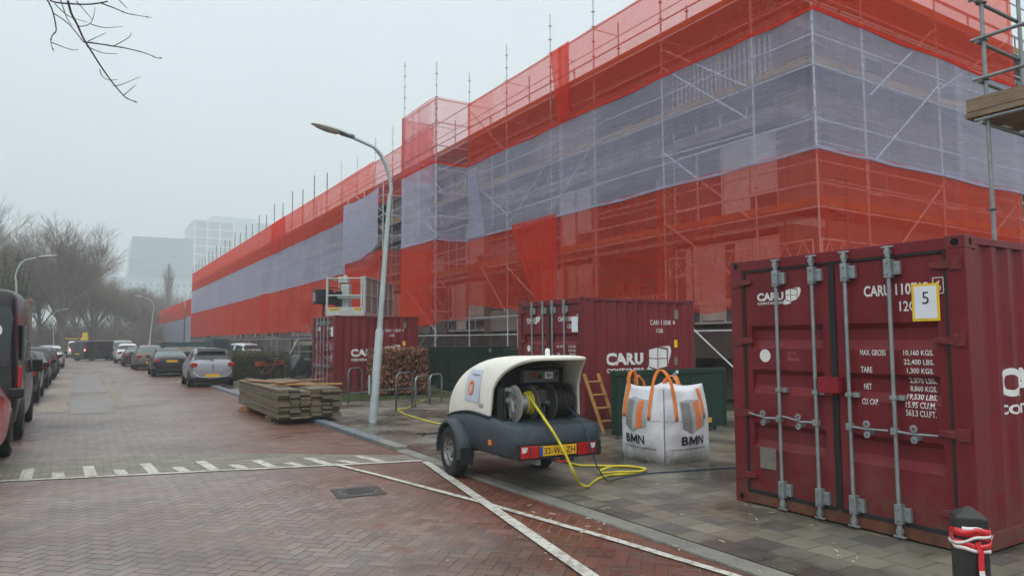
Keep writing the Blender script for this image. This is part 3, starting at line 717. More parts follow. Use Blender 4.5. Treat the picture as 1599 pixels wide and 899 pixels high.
# folded overlaps
net('double thickness red netting curtain hanging left of the middle container', M['netreddense'], [(FX-.09,22.2),(FX-.09,19.3)], lambda s: 2.75+.25*abs(s-1.9), 6.1, .10, 16, du=.12, dv=.2, group=SG, pleat=.045, sl=lambda u, v: u+(1-u)*(.55*(1-v)**1.5), name='netting_curtain')
net('bright red netting overlap crossing the roof rail of the near facade', M['netreddense'], [(FX-.05,19.6),(FX-.05,18.5)], 9.25, 11.86, .08, 17, du=.1, dv=.2, group=SG, pleat=.03, sl=lambda u, v: u+(1-u)*(.35*(1-v)), name='netting_curtain')
net('narrow pale netting overlap beside the taller stair tower', M['netwhitedense'], [(FX-.05,25.7),(FX-.05,24.3)], 6.02, 8.95, .08, 18, du=.12, dv=.2, group=SG, pleat=.03, sl=lambda u, v: u*(.75+.25*math.cos(v*3)), name='netting_curtain')
net('red netting overlap seam on the lower band of the long far part', M['netreddense'], [(FX-.11,66),(FX-.11,63)], 2.5, 6.0, .16, 19, du=.2, group=SG, pleat=.05, name='netting_curtain')
net('red netting overlap seam on the top band of the long far part', M['netreddense'], [(FX-.11,62),(FX-.11,57)], 9.3, 11.9, .16, 20, du=.25, group=SG, pleat=.05, name='netting_curtain')

# ---------------- second block far along the street ----------------
ap2 = thing('apartment_building', 'second lower apartment block far down the street behind red and white netting', 'building', (20,180,0))
mb = MB().b2(-4.3, 6, -61, 67, 0, 8.0); obj('wall', mb, M['bwall'], ap2)
obj('roof', MB().b2(-4.5, 6.3, -61.3, 67.3, 8.0, 8.25), M['bconc'], ap2)
for k in range(16):
    for z in (2.2, 5.0):
        obj('window', MB().b2(-4.34,-4.25,-58+k*7.8,-54.5+k*7.8,z,z+1.7), M['bpane'], ap2)
s2 = thing('scaffolding', 'lower steel scaffold standing along the second apartment block far down the street', 'scaffold', (14.2,116,0))
for k in range(43):
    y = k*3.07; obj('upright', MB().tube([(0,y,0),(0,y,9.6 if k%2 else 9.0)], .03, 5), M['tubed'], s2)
lf = MB()
for z in (1.9,3.9,5.9,7.4,8.1): lf.tube([(0,0,z),(0,129,z)], .025, 5)
tag(obj('ledger', lf, M['tubed'], s2), kind='stuff')
for z in (3.9,5.9): obj('deck', MB().b2(.1,1.0,0,129,z,z+.06), M['galvd'], s2)
f2 = [(14.2,y) for y in range(246,124,-4)]; f3 = [(14.2,124),(14.2,120),(14.2,117)]
net('red netting band at the roof edge of the far second block', M['netreddense'], f2, 5.6, 8.5, .1, 30, du=1, dv=.7, group=SG)
net('pale netting band low on the far second block', M['netwhitedense'], f2, 1.7, 5.6, .1, 31, du=1, dv=.7, group=SG)
net('red netting at the near end of the far second block', M['netreddense'], f3, 5.8, 8.5, .1, 32, du=1, dv=.7, group=SG)
net('pale netting at the near end of the far second block', M['netwhitedense'], f3, 1.7, 5.8, .1, 33, du=1, dv=.7, group=SG)
# ---------------- shipping containers ----------------
CL, CW, CH = 2.991, 2.438, 2.591
def corr(u, pitch=.278, d=.036, x0=.19, x1=CL-.19):
    if u < x0 or u > x1: return 0.0
    f = ((u-x0) % pitch)/pitch
    if f < .25: return 0.0
    if f < .5: return d*(f-.25)/.25
    if f < .75: return d
    return d*(1-(f-.75)/.25)
brk = []
_x = .19
while _x < CL: brk += [_x, _x+.0695, _x+.139, _x+.2085]; _x += .278
def logo(mb, org, right, up, W, H):
    """white slanted ellipse with a box drawn inside in gaps"""
    org, right, up = Vector(org), Vector(right), Vector(up)
    def P(a, b): return org+right*(a*W)+up*(b*H)
    c_ = []
    # box faces as white quads, ellipse as two lens pieces outside the box
    mb.add([P(.15,.30),P(.42,.18),P(.42,.53),P(.15,.55)], [(0,1,2,3)])
    mb.add([P(.15,.58),P(.42,.56),P(.42,.93),P(.15,.85)], [(0,1,2,3)])
    mb.add([P(.45,.18),P(.78,.28),P(.78,.54),P(.45,.53)], [(0,1,2,3)])
    mb.add([P(.45,.56),P(.78,.57),P(.78,.85),P(.45,.93)], [(0,1,2,3)])
    n = 14; top = []; bot = []
    for i in range(n+1):
        a = math.radians(100-i*130/n); top.append((.5+.5*math.cos(a)*1.0+.0, .5+.5*math.sin(a)))
    o_ = [(.5,.99)]+[(.62+.38*math.cos(math.radians(88-i*105/n)), .70+.30*math.sin(math.radians(88-i*105/n))) for i in range(n+1)]
    inn = [(.5,.955),(.82,.90),(.82,.58),(.82,.42)]
    o2 = [(.80,.98),(.92,1.0),(.99,.9),(1.0,.78),(.96,.6),(.88,.42),(.82,.33)]
    i2 = [(.52,.955),(.66,.945),(.82,.905),(.82,.80),(.82,.62),(.82,.48),(.82,.33)]
    for i in range(6): mb.add([P(*i2[i]),P(*o2[i]),P(*o2[i+1]),P(*i2[i+1])], [(0,1,2,3)])
    o3 = [(.11,.36),(.03,.22),(0,.1),(.02,.02),(.12,0),(.3,.03),(.45,.10)]
    i3 = [(.115,.37),(.115,.30),(.115,.28),(.16,.25),(.24,.21),(.34,.165),(.45,.14)]
    for i in range(6): mb.add([P(*i3[i]),P(*o3[i]),P(*o3[i+1]),P(*i3[i+1])], [(0,1,2,3)])
    return mb
def cast_mesh():
    mb = MB().box((0,0,0), (.178,.162,.118)); return mb
M['scrawl'] = pmat('faded_marker', (.30,.12,.12), .6)
def container(name, label, loc, rotz, num, sign, zofs=0.0):
    t = thing(name, label, 'container', loc, rotz, 'dark red ten foot containers on the pavement')
    P_ = M['cont']
    # frame
    fr = MB()
    for y in (0, CW-.16):
        fr.b2(.0,.12,y+.004,y+.156,.11,CH-.1); fr.b2(CL-.14,CL-.004,y+.004,y+.156,.11,CH-.1)
    fr.b2(.004,.11,.1,CW-.1,CH-.115,CH-.01)       # door header
    fr.b2(CL-.12,CL-.006,.1,CW-.1,CH-.1,CH-.012); fr.b2(CL-.12,CL-.006,.1,CW-.1,.02,.15)
    for y in (.006, CW-.066): fr.b2(.1,CL-.1,y,y+.06,CH-.075,CH-.012); fr.b2(.1,CL-.1,y,y+.06,.02,.165)
    obj('frame', fr, P_, t, bevel=.006)
    obj('door_sill', MB().b2(.008,.12,.16,CW-.16,.015,.135), M['contrust'], t, bevel=.005)
    for x in (.089, CL-.089):
        for y in (.081, CW-.081):
            for z in (.059, CH-.059):
                c_ = obj('corner_casting', MB().box((0,0,0),(.178,.162,.118)), M['conthinge'], t, bevel=.008, loc=(x,y,z))
                h = MB(); s_ = -1 if x < 1 else 1; sy = -1 if y < 1 else 1
                h.lathe([(0,.0),(.032,.0),(.036,.002)], (s_*.0895,0,0), 'x', 16); 
                h.lathe([(0,.0),(.028,.0),(.032,.002)], (0,sy*.0815,0), 'y', 16)
                for i_,v_ in enumerate(h.v): pass
                obj('hole', h, M['blackhole'], c_, fixn=False)
    # side and end walls, roof
    for side in (0, 1):
        def fn(u, v, side=side):
            x = u*CL; d = corr(x); y = .012+d if side == 0 else CW-.012-d; return (x, y, .16+v*(CH-.235))
        xs = [0.1]+[b for b in brk if .1 < b < CL-.1]+[CL-.1]; mb = MB()
        base = len(mb.v)
        for z in (.16, CH-.07):
            for x in xs:
                d = corr(x); mb.v.append((x, (.014+d) if side == 0 else (CW-.014-d), z))
        n = len(xs)
        for i in range(n-1): mb.f.append((i,i+1,n+i+1,n+i)); mb.m.append(0)
        obj('side_wall', mb, P_, t, fixn=False, solid=0)
    mb = MB(); ys = [.1+i*(CW-.2)/32 for i in range(33)]
    for z in (.14,CH-.09):
        for i, y in enumerate(ys): mb.v.append((CL-.02-(.035 if i%4 in (1,2) else 0), y, z))
    for i in range(32): mb.f.append((i,i+1,33+i+1,33+i)); mb.m.append(0)
    obj('end_wall', mb, P_, t)
    mb = MB(); n = 24
    for y in (.06, CW-.06):
        for i in range(n+1): mb.v.append((.1+i*(CL-.2)/n, y, CH-.03-(.02 if i%4 in (1,2) else 0)))
    for i in range(n): mb.f.append((i,i+1,n+2+i,n+1+i)); mb.m.append(0)
    obj('roof', mb, P_, t)
    # fork pockets: dark openings under the side rail
    for sx in (.75,):
        pass
    # doors
    DZ0, DZ1 = .135, CH-.118
    for di, (y0, y1) in enumerate(((.155, CW/2-.012), (CW/2+.012, CW-.155))):
        mb = MB(); xf = .022
        prof = [(DZ0, 0), ]
        for (za, zb_) in ((.60,.86),(1.17,1.42),(1.64,1.88)):
            prof += [(za,0),(za+.085,.04),(zb_-.05,.04),(zb_,0)]
        prof += [(DZ1, 0)]
        m0, m1 = y0+.10, y1-.10
        for (ya, yb, flat) in ((y0,m0,True),(m0,m1,False),(m1,y1,True)):
            for (za, da), (zb_, db) in zip(prof[:-1], prof[1:]):
                if flat: da = db = 0
                mb.add([(xf+da,ya,za),(xf+da,yb,za),(xf+db,yb,zb_),(xf+db,ya,zb_)], [(0,3,2,1)])
        for (za, da), (zb_, db) in zip(prof[:-1], prof[1:]):
            if da or db:
                for yy in (m0, m1): mb.add([(xf,yy,za),(xf+da,yy,za),(xf+db,yy,zb_),(xf,yy,zb_)], [(0,1,2,3)])
        d_ = obj('door', mb, P_, t)
        gk = MB(); gx0, gx1 = .006, .03
        gk.b2(gx0,gx1,y0-.008,y0+.028,DZ0,DZ1) if di == 0 else gk.b2(gx0+.003,gx1,y0-.012,y0+.02,DZ0,DZ1)
        gk.b2(gx0,gx1,y1-.02,y1+.012,DZ0,DZ1) if di == 0 else gk.b2(gx0+.003,gx1,y1-.028,y1+.008,DZ0,DZ1)
        gk.b2(gx0+.001,gx1,y0+.01,y1-.01,DZ1-.02,DZ1+.028); gk.b2(gx0+.001,gx1,y0+.01,y1-.01,DZ0-.022,DZ0+.02)
        obj('gasket', gk, M['gasket'], d_, bevel=.004)
        if di == 0: ysb = (.63, 1.05); hd = -1
        else: ysb = (1.40, 1.82); hd = 1
        for yb_ in ysb:
            bar = MB().tube([(-.028,yb_,.09),(-.028,yb_,CH-.09)], .0175, 12)
            lb = obj('lock_bar', bar, M['galv'], d_, smooth=False, autos=40)
            for z in (.22, 2.36):
                br = MB(); br.b2(-.052,.021,yb_-.032,yb_+.032,z-.085,z+.085); br.b2(-.02,.021,yb_-.095,yb_-.03,z-.06,z+.06)
                for zz in (-.05,.05): br.lathe([(0,-.012),(.011,-.012),(.011,0)], (-.055,yb_,z+zz), 'x', 8); br.lathe([(0,-.006),(.011,-.006),(.011,0)], (-.021,yb_-.062,z+zz*.7), 'x', 8)
                obj('bracket', br, M['galv'], lb, bevel=.004)
            obj('bracket', MB().b2(-.05,.021,yb_-.03,yb_+.03,1.202,1.238).b2(-.02,.021,yb_-.085,yb_-.03,1.198,1.242), M['galv'], lb, bevel=.004)
            cm = MB()
            for z, s_ in ((.075,1),(CH-.085,-1)):
                cm.b2(-.05,.0,yb_-.024,yb_+.024,z-.02,z+.02); cm.b2(-.045,-.02,yb_-.055,yb_+.05,z-.045*s_-.008,z-.045*s_+.008); cm.tube([(-.028,yb_,z-.05),(-.028,yb_,z+.05)], .024, 8)
            obj('cam', cm, M['galv'], lb, bevel=.003)
            hn = MB(); zz = .93
            hn.b2(-.062,-.008,yb_-.028,yb_+.028,zz-.03,zz+.03)
            hn.tube([(-.045,yb_+hd*.03,zz),(-.06,yb_+hd*.15,zz-.005),(-.05,yb_+hd*.37,zz+(.03 if hd>0 else .0))], [.014,.012,.010], 8)
            yc = yb_+hd*.18
            hn.b2(-.05,.02,yc-.025,yc+.025,zz-.06,zz-.02); hn.lathe([(.012,-.014),(.034,-.014),(.034,.0),(.012,.0)], (-.06,yc,zz+.04), 'x', 10); hn.lathe([(.01,-.012),(.03,-.012),(.03,0),(.01,0)], (-.06,yc,zz-.055), 'x', 10)
            obj('handle', hn, M['galv'], lb, bevel=.003)
        yh = .0 if di == 0 else CW
        for z in (.30, .95, 1.72, 2.35) if di == 0 else (.30,.95,1.72,2.35):
            s_ = 1 if di == 0 else -1
            hg = MB(); hg.prism([(yh+s_*.10,z-.04),(yh+s_*.285,z-.022),(yh+s_*.285,z+.022),(yh+s_*.10,z+.04)], 'x', -.012, .024)
            hg.b2(-.016,.02,min(yh+s_*.03,yh+s_*.105),max(yh+s_*.03,yh+s_*.105),z-.05,z+.05); hg.tube([(-.004,yh+s_*.112,z-.055),(-.004,yh+s_*.112,z+.055)], .014, 8)
            obj('hinge', hg, M['conthinge'], d_, bevel=.004)
    obj('lock_box', MB().b2(-.075,.02,1.13,1.345,1.225,1.375).b2(-.06,.02,1.19,1.29,1.20,1.23), pmat('lock_box_red', (.22,.012,.02), .45, 0, .2, 6) if 'lbx' not in M else M['lbx'], t, bevel=.006)
    # lettering on the doors (right = -y)
    R_, U_ = (0,-1,0), (0,0,1)
    tx = MB(); xx = .0185
    put_text(tx, 'CARU', (xx,2.095,2.14), R_, U_, .33, .085, .045); put_text(tx, 'CONTAINERS', (xx,2.09,2.10), R_, U_, .33, .026, .03)
    logo(tx, (xx,1.77,2.09), R_, U_, .21, .17)
    obj('company_logo', tx, M['white'], t, fixn=False); tx = MB()
    put_text(tx, 'CARU', (xx,.895,2.12), R_, U_, .25, .10, .025); put_text(tx, num[0], (xx,.60,2.12), R_, U_, .29, .10, .02)
    put_text(tx, num[1], (xx,.262,2.135), R_, U_, .05, .09, .012)
    for (a,b,c_,d) in ((.28,.19,2.245,2.252),(.28,.19,2.112,2.119)): tx.add([(xx,a,c_),(xx,b,c_),(xx,b,d),(xx,a,d)], [(0,1,2,3)])
    for a in (.28,.197): tx.add([(xx,a,2.112),(xx,a-.007,2.112),(xx,a-.007,2.252),(xx,a,2.252)], [(0,1,2,3)])
    obj('container_number', tx, M['white'], t, fixn=False); tx = MB()
    put_text(tx, '12GB', (xx,.57,1.975), R_, U_, .21, .09, .012)
    obj('size_code', tx, M['white'], t, fixn=False); tx = MB()
    rows = [('MAX. GROSS',.24,'10,160 KGS.',1.585),('', 0,'22,400 LBS.',1.505),('TARE',.11,'1,300 KGS.',1.43),('',0,'2,870 LBS.',1.345),('NET',.075,'8,860 KGS.',1.275),('',0,'19,530 LBS.',1.205),('CU. CAP.',.155,'15.95 CU.M.',1.14),('',0,'563.3 CU.FT.',1.07)]
    def doorx(z):
        for (za, zb_) in ((.60,.86),(1.17,1.42),(1.64,1.88)):
            if za < z < zb_:
                if z < za+.085: return (z-za)/.085*.04
                if z > zb_-.05: return (zb_-z)/.05*.04
                return .04
        return 0
    tsm = MB()
    for a, wa, b, z in rows:
        if a: put_text(tsm, a, (0,.955,z), R_, U_, wa, .052, .01)
        put_text(tsm, b, (0,.555 if len(b) > 10 else .53,z), R_, U_, .255 if len(b) > 10 else .225, .052, .01)
    # cut at recess edges in z, then follow the door surface
    me = tsm.mesh('tmp', [], False, False); bm = bmesh.new(); bm.from_mesh(me)
    for pz in (1.17,1.255,1.37,1.42,1.64): bmesh.ops.bisect_plane(bm, geom=bm.verts[:]+bm.edges[:]+bm.faces[:], plane_co=(0,0,pz), plane_no=(0,0,1), dist=1e-5)
    bm.verts.ensure_lookup_table(); o_ = len(tx.v)
    for v in bm.verts: tx.v.append((xx+doorx(v.co.z), v.co.y, v.co.z))
    for f in bm.faces: tx.f.append(tuple(v.index+o_ for v in f.verts)); tx.m.append(0)
    bm.free(); bpy.data.meshes.remove(me)
    obj('weight_table', tx, M['white'], t, fixn=False); tx = MB()
    sb_ = MB(); put_text(sb_, 'RNT', (.0212,1.735,1.575), R_, U_, .10, .035); put_text(sb_, 'Boxx', (.0212,1.735,1.52), R_, U_, .13, .04); obj('handwriting', sb_, M['scrawl'], t, fixn=False)
    n_ = 20; tx.add([(xx,2.015+.068*math.cos(2*PI*i/n_),1.565+.068*math.sin(2*PI*i/n_)) for i in range(n_)], [tuple(range(n_))])
    obj('round_mark', tx, M['white'], t, fixn=False)
    obj('data_plate', MB().b2(.014,.0205,1.915,2.115,.39,.61), M['dplate'], t, bevel=.002)
    # side lettering follows the corrugation
    sd = MB(); fx = (1,0,0)
    put_text(sd, 'CARU', (.56,-.0,1.235), fx, U_, .98, .245, .045); put_text(sd, 'CONTAINERS', (.57,0,1.085), fx, U_, .98, .085, .04)
    logo(sd, (1.60,0,1.02), fx, U_, .74, .60); sd = dropm(sd, brk, lambda x: .014+corr(x)-.004); obj('side_logo', sd, M['white'], t, fixn=False); sd = MB()
    put_text(sd, 'CARU', (1.76,0,2.05), fx, U_, .25, .10, .012); put_text(sd, num[0], (2.07,0,2.05), fx, U_, .27, .10, .012); put_text(sd, num[1], (2.385,0,2.065), fx, U_, .045, .08, .01)
    put_text(sd, '12GB', (1.90,0,1.89), fx, U_, .20, .085, .012)
    sd = dropm(sd, brk, lambda x: .014+corr(x)-.004)
    obj('side_number', sd, M['white'], t, fixn=False)
    yl = MB().add([(2.40,0,1.58),(2.51,0,1.58),(2.51,0,1.74),(2.40,0,1.74)], [(0,1,2,3)]); yl = dropm(yl, brk, lambda x: .014+corr(x)-.005)
    obj('warning_sticker', yl, M['yellow'], t, fixn=False)
    pl = MB().b2(2.42,2.53,.006,.022,2.18,2.37); obj('vent', pl, M['dplate'], t, bevel=.004)
    pl = dropm(MB().add([(2.40,0,1.21),(2.49,0,1.21),(2.49,0,1.37),(2.40,0,1.37)], [(0,1,2,3)]), brk, lambda x: .014+corr(x)-.005); obj('data_plate', pl, M['dplate'], t, fixn=False)
    return t
M['dplate'] = pmat('aluminium_data_plate', (.20,.19,.165), .5, .2, .2, 12)
M['lbx'] = pmat('lock_box_red', (.22,.012,.02), .45, 0, .2, 6)
c1 = container('shipping_container', 'nearest dark red container, with a yellow edged number 5 sheet on its door', (6.12,2.889,.034), 0, ('110712','6'), 5)
c2 = container('shipping_container', 'middle dark red container behind the white trailer, with a ladder leaning on its side', (8.318,10.865,.034), 0, ('110698','8'), 1)
c3 = container('shipping_container', 'far dark red container behind the lamp post, carrying a steel lift cage on its roof', (7.0,22.45,.034), .0162, ('110847','9'), 1)
# sheets taped to the doors
def sheet_sign(lbl, cont, y0, y1, z0, z1, txt, col=M['yellow']):
    o = cont.location
    s_ = thing('paper_sign', lbl, 'sign', (o.x+.012,o.y+(y0+y1)/2,o.z+z0))
    s_.rotation_euler = cont.rotation_euler
    w_ = (y1-y0)/2; h_ = z1-z0
    obj('tape', MB().b2(-.004,.0,-w_,w_,0,h_), col, s_)
    obj('sheet', MB().b2(-.006,-.0041,-w_+.022,w_-.022,.022,h_-.022), M['paper'], s_)
    if txt:
        tm = MB(); put_text(tm, txt, (-.0075,.025,h_*.45), (0,-1,0), (0,0,1), .055, .105, .0); obj('number', tm, M['ink'], s_, fixn=False)
    return s_
sheet_sign('white sheet with a black number 5 and yellow tape edge on the nearest container door', c1, .225, .455, 1.885, 2.205, '5')
sheet_sign('small white sheet on the right hand door of the middle container', c2, .22, .42, 1.9, 2.2, None, M['paper'])
sheet_sign('small white sheet on the right hand door of the far container', c3, .22, .42, 1.9, 2.2, None, M['paper'])

# ---------------- black bollard with red and white tape ----------------
t = thing('bollard', 'black square plastic bollard wound with red and white tape at the lower right corner', 'bollard', (4.50,2.185,.03), math.radians(38))
H_ = .75; a_ = .082
mb = MB(); vs = [(-a_,-a_,0),(a_,-a_,0),(a_,a_,0),(-a_,a_,0),(-a_,-a_,H_-.05),(a_,-a_,H_-.05),(a_,a_,H_-.05),(-a_,a_,H_-.05),(-.012,-.012,H_+.0),(.012,-.012,H_),(.012,.012,H_),(-.012,.012,H_)]
mb.add(vs, [(0,3,2,1),(0,1,5,4),(1,2,6,5),(2,3,7,6),(3,0,4,7),(4,5,9,8),(5,6,10,9),(6,7,11,10),(7,4,8,11),(8,9,10,11)])
def grained():
    n = NT('grained_black_plastic'); P = n.pos(); mp = n.n('ShaderNodeMapping', {'Vector': P, 'Scale': (9,9,1.2)}); a = n.noise(mp.outputs[0], 9, 5, .7)
    return n.bsdf(n.mix(a, (.012,.012,.013), (.035,.035,.036)), n.rng(a, .3, .7, .35, .6), 0, n.bump(a, .7, .008))
obj('post', mb, grained(), t, bevel=.009, seg=3)
tp = thing('barrier_tape', 'red and white plastic tape wrapped and knotted around the black bollard', 'tape', (4.50,2.185,.03), math.radians(38))
def tapeband(zc, tilt, r, wd, col, ph, a0=0, a1=2*PI, n=40, twist=0.0):
    mb = MB(); prev = None
    for i in range(n+1):
        a = a0+(a1-a0)*i/n; c_, s_ = math.cos(a), math.sin(a); k = (abs(c_)**6+abs(s_)**6)**(1/6); x, y = r*c_/k, r*s_/k
        z = zc+tilt*math.cos(a-ph)+.004*math.sin(5*a+ph); mb.v += [(x,y,z-wd/2),(x*1.03,y*1.03,z+.0),(x,y,z+wd/2)]
    for i in range(n): 
        for j in range(2): mb.f.append((3*i+j,3*i+3+j,3*i+4+j,3*i+1+j)); mb.m.append(0)
    o_ = obj('strand', mb, col, tp, smooth=True, fixn=False); s_ = o_.modifiers.new('s','SOLIDIFY'); s_.thickness = .002; return o_
M['tred'] = pmat('red_tape', (.62,.02,.03), .3, 0, .15, 20, .3, 30); M['twhite'] = pmat('white_tape', (.72,.70,.70), .3, 0, .08, 20, .3, 30)
for (zc,ti,r,wd,cl,ph,a0,a1) in ((.585,.03,.089,.045,'tred',2.4,0,6.3),(.555,.02,.091,.04,'tred',.8,0,6.3),(.60,.04,.092,.028,'twhite',2.9,2.6,5.2),(.525,.012,.092,.022,'twhite',1.2,0,6.3),(.573,.035,.095,.018,'twhite',4.4,0,6.3),(.61,.015,.0935,.04,'tred',3.6,2.2,4.2),(.545,.03,.0945,.035,'tred',5.2,3.4,6.2)):
    tapeband(zc,ti,r,wd,M[cl],ph,a0,a1)
def ribbon(pts, wd, col, nm='tail'):
    mb = MB()
    for i, p in enumerate(pts):
        a = Vector(pts[max(0,i-1)]); b = Vector(pts[min(len(pts)-1,i+1)]); tt = (b-a).normalized(); out = Vector((p[0],p[1],0)).normalized(); w_ = tt.cross(out).normalized()*wd/2
        mb.v += [tuple(Vector(p)+w_), tuple(Vector(p)-w_)]
    for i in range(len(pts)-1): mb.f.append((2*i,2*i+1,2*i+3,2*i+2)); mb.m.append(0)
    o_ = obj(nm, mb, col, tp, fixn=False); s_ = o_.modifiers.new('s','SOLIDIFY'); s_.thickness = .002
ribbon([(-.095,-.02,.57),(-.096,-.035,.52),(-.100,-.03,.46),(-.104,-.03,.41)], .032, M['tred']); ribbon([(-.104,-.03,.412),(-.108,-.034,.37),(-.11,-.03,.345)], .03, M['twhite'])
ribbon([(-.07,-.098,.60),(-.02,-.099,.53),(.04,-.1,.465),(.088,-.1,.42)], .034, M['twhite']); ribbon([(.088,-.1,.42),(.098,-.098,.395)], .034, M['tred'])

# ---------------- service trailer ----------------
TR = thing('service_trailer', 'white and grey single axle trailer with hose reels parked on the pavement edge', 'trailer', (4.12,6.68,0), math.radians(-6))
M['tub'] = pmat('blue_grey_polyethylene', (.040,.056,.068), .5, 0, .3, 5, .25, 90, ((.075,.08,.075),.6))
M['cano'] = pmat('white_polyethylene_canopy', (.80,.79,.71), .42, 0, .05, 2.5, .08, 60, ((.42,.41,.36),.25))
M['tdark'] = pmat('dark_engine_bay', (.018,.019,.022), .6, 0, .3, 6, .2)
TW = 1.16
def lerp_tab(tab, y):
    for (a, b), (c_, d) in zip(tab[:-1], tab[1:]):
        if a <= y <= c_: return b+(d-b)*(y-a)/(c_-a)
    return tab[-1][1] if y > tab[-1][0] else tab[0][1]
def hermite(tab, y):
    for i in range(len(tab)-1):
        if tab[i][0] <= y <= tab[i+1][0] or i == len(tab)-2:
            x0, y0 = tab[i]; x1, y1 = tab[i+1]; h = x1-x0; t_ = max(0,min(1,(y-x0)/h))
            def sl(k):
                if k <= 0: return (tab[1][1]-tab[0][1])/(tab[1][0]-tab[0][0])
                if k >= len(tab)-1: return (tab[-1][1]-tab[-2][1])/(tab[-1][0]-tab[-2][0])
                return (tab[k+1][1]-tab[k-1][1])/(tab[k+1][0]-tab[k-1][0])
            m0, m1 = sl(i)*h, sl(i+1)*h
            return (2*t_**3-3*t_**2+1)*y0+(t_**3-2*t_**2+t_)*m0+(-2*t_**3+3*t_**2)*y1+(t_**3-t_**2)*m1
roof = [(-.12,1.58),(.0,1.59),(.4,1.59),(.82,1.575),(1.2,1.54),(1.6,1.46),(1.95,1.35),(2.3,1.18),(2.55,1.01),(2.72,.86),(2.82,.72)]
seam = [(-.12,.80),(.7,.855),(1.3,.875),(1.85,.815),(2.3,.74),(2.82,.645)]
halfw = [(-.12,.545),(.2,.56),(1.0,.575),(1.7,.57),(2.2,.51),(2.55,.40),(2.75,.27),(2.82,.16)]
CE, CZ = .27, .36
def canopy_section(y, k):
    z0 = hermite(seam, y); z1 = max(hermite(roof, y), z0+.004); hw = hermite(halfw, y); h = z1-z0
    pts = []
    nS = 14
    # superellipse arch from left seam over the roof to right seam
    for i in range(nS*2+1):
        a = PI-PI*i/(nS*2); c_, s_ = math.cos(a), math.sin(a); e = CE
        zf_ = abs(s_)**CZ; x = hw*math.copysign(abs(c_)**e, c_)*(1-.17*zf_**2); z = z0+h*zf_
        pts.append((TW/2+x, y, z))
    return pts
ys = [-.10,-.04,.04,.12,.22,.32,.42,.52,.62,.72]+[.72+i*.1 for i in range(1,21)]
secs = [canopy_section(y, 0) for y in ys]
# shear the open rear: side edge follows an arc from the seam (y=.72) to the roof overhang
def rear_y(zf): return hermite([(0,.72),(.25,.715),(.48,.67),(.7,.50),(.85,.28),(.95,.04),(1,-.10)], zf)
mb = MB(); NY = 30; nX = len(secs[0])
for j in range(NY+1):
    f = j/NY
    for i in range(nX):
        a = PI-PI*i/(nX-1); zf = abs(math.sin(a))**CZ
        y0 = rear_y(zf)*(1 if a > PI/2 else (.66 if zf < .9 else .66+.34*(zf-.9)/.1)); y = y0+(2.82-y0)*f; p = canopy_section(y, 0)[i]; mb.v.append(p)
for j in range(NY):
    for i in range(nX-1):
        a = j*nX+i; mb.f.append((a,a+1,a+nX+1,a+nX)); mb.m.append(0)
cn = obj('canopy', mb, M['cano'], TR, smooth=True); s_ = cn.modifiers.new('s','SOLIDIFY'); s_.thickness = .045; s_.offset = -1
b_ = cn.modifiers.new('b','BEVEL'); b_.width = .016; b_.segments = 3; b_.limit_method = 'ANGLE'; b_.angle_limit = math.radians(50)
def onside(y, z, out=.006):   # point on the left flank of the canopy
    z0 = hermite(seam, y); z1 = hermite(roof, y); hw = hermite(halfw, y); s1 = min(.999,max(0,(z-z0)/(z1-z0)))**(1/CZ); c1 = math.sqrt(max(0,1-s1*s1))
    x = hw*c1**CE*(1-.17*(s1**CZ)**2); return (TW/2-x-out, y, z)
stk = MB()
def patch(y0, y1, z0, z1, out, n=8, shear=0.0):
    m_ = MB(); m_.grid(lambda u, v: onside(y0+(y1-y0)*u+shear*v, z0+(z1-z0)*v, out), n, n); return m_
obj('sticker', patch(1.50, 1.02, 1.0, 1.40, .004), pmat('pale_blue_sticker', (.52,.58,.68), .35, 0, .05, 5), cn, smooth=True, fixn=False)
cm = MB()
for i in range(25): pass
cvs = [onside(1.30,1.17,.007)]+[onside(1.30-.095*math.cos(2*PI*i/28), 1.17+.095*math.sin(2*PI*i/28), .008) for i in range(28)]
cm.add(cvs, [(0,i+1,(i+1)%28+1) for i in range(28)]); obj('round_emblem', cm, pmat('orange_print', (.75,.17,.03), .4), cn, fixn=False)
ln = MB()
for k, (dz, w2) in enumerate(((.03,.05),(.0,.065),(-.028,.06),(-.052,.04))): ln.add([onside(1.30+w2,1.17+dz-.006,.010),onside(1.30-w2,1.17+dz-.006,.010),onside(1.30-w2,1.17+dz+.006,.010),onside(1.30+w2,1.17+dz+.006,.010)], [(0,1,2,3)])
obj('emblem_lines', ln, M['white'], cn, fixn=False)
tt = MB(); put_text(tt, 'C Telenetwerp', (0,0,0), (1,0,0), (0,1,0), .28, .045, 0.0)
tt2 = MB(); tt2.add([onside(1.36-v[0], 1.315+v[1], .009) for v in tt.v], tt.f); obj('lettering', tt2, M['ink'], cn, fixn=False)
rc = MB().lathe([(0,-.004),(.05,-.004),(.062,.002)], (0,0,0), 'x', 20); rc.v = [(onside(.97,.97,-.002)[0]+p[0]*1, .97+p[1]*1.35, .97+p[2]*.55) for p in rc.v]
obj('grip', rc, pmat('grip_recess', (.40,.40,.37), .5), cn, smooth=True)
obj('beacon', MB().lathe([(0,.10),(.022,.095),(.03,.07),(.03,0)], (.62,.35,1.575), 'z', 12), M['white'], TR, smooth=True)
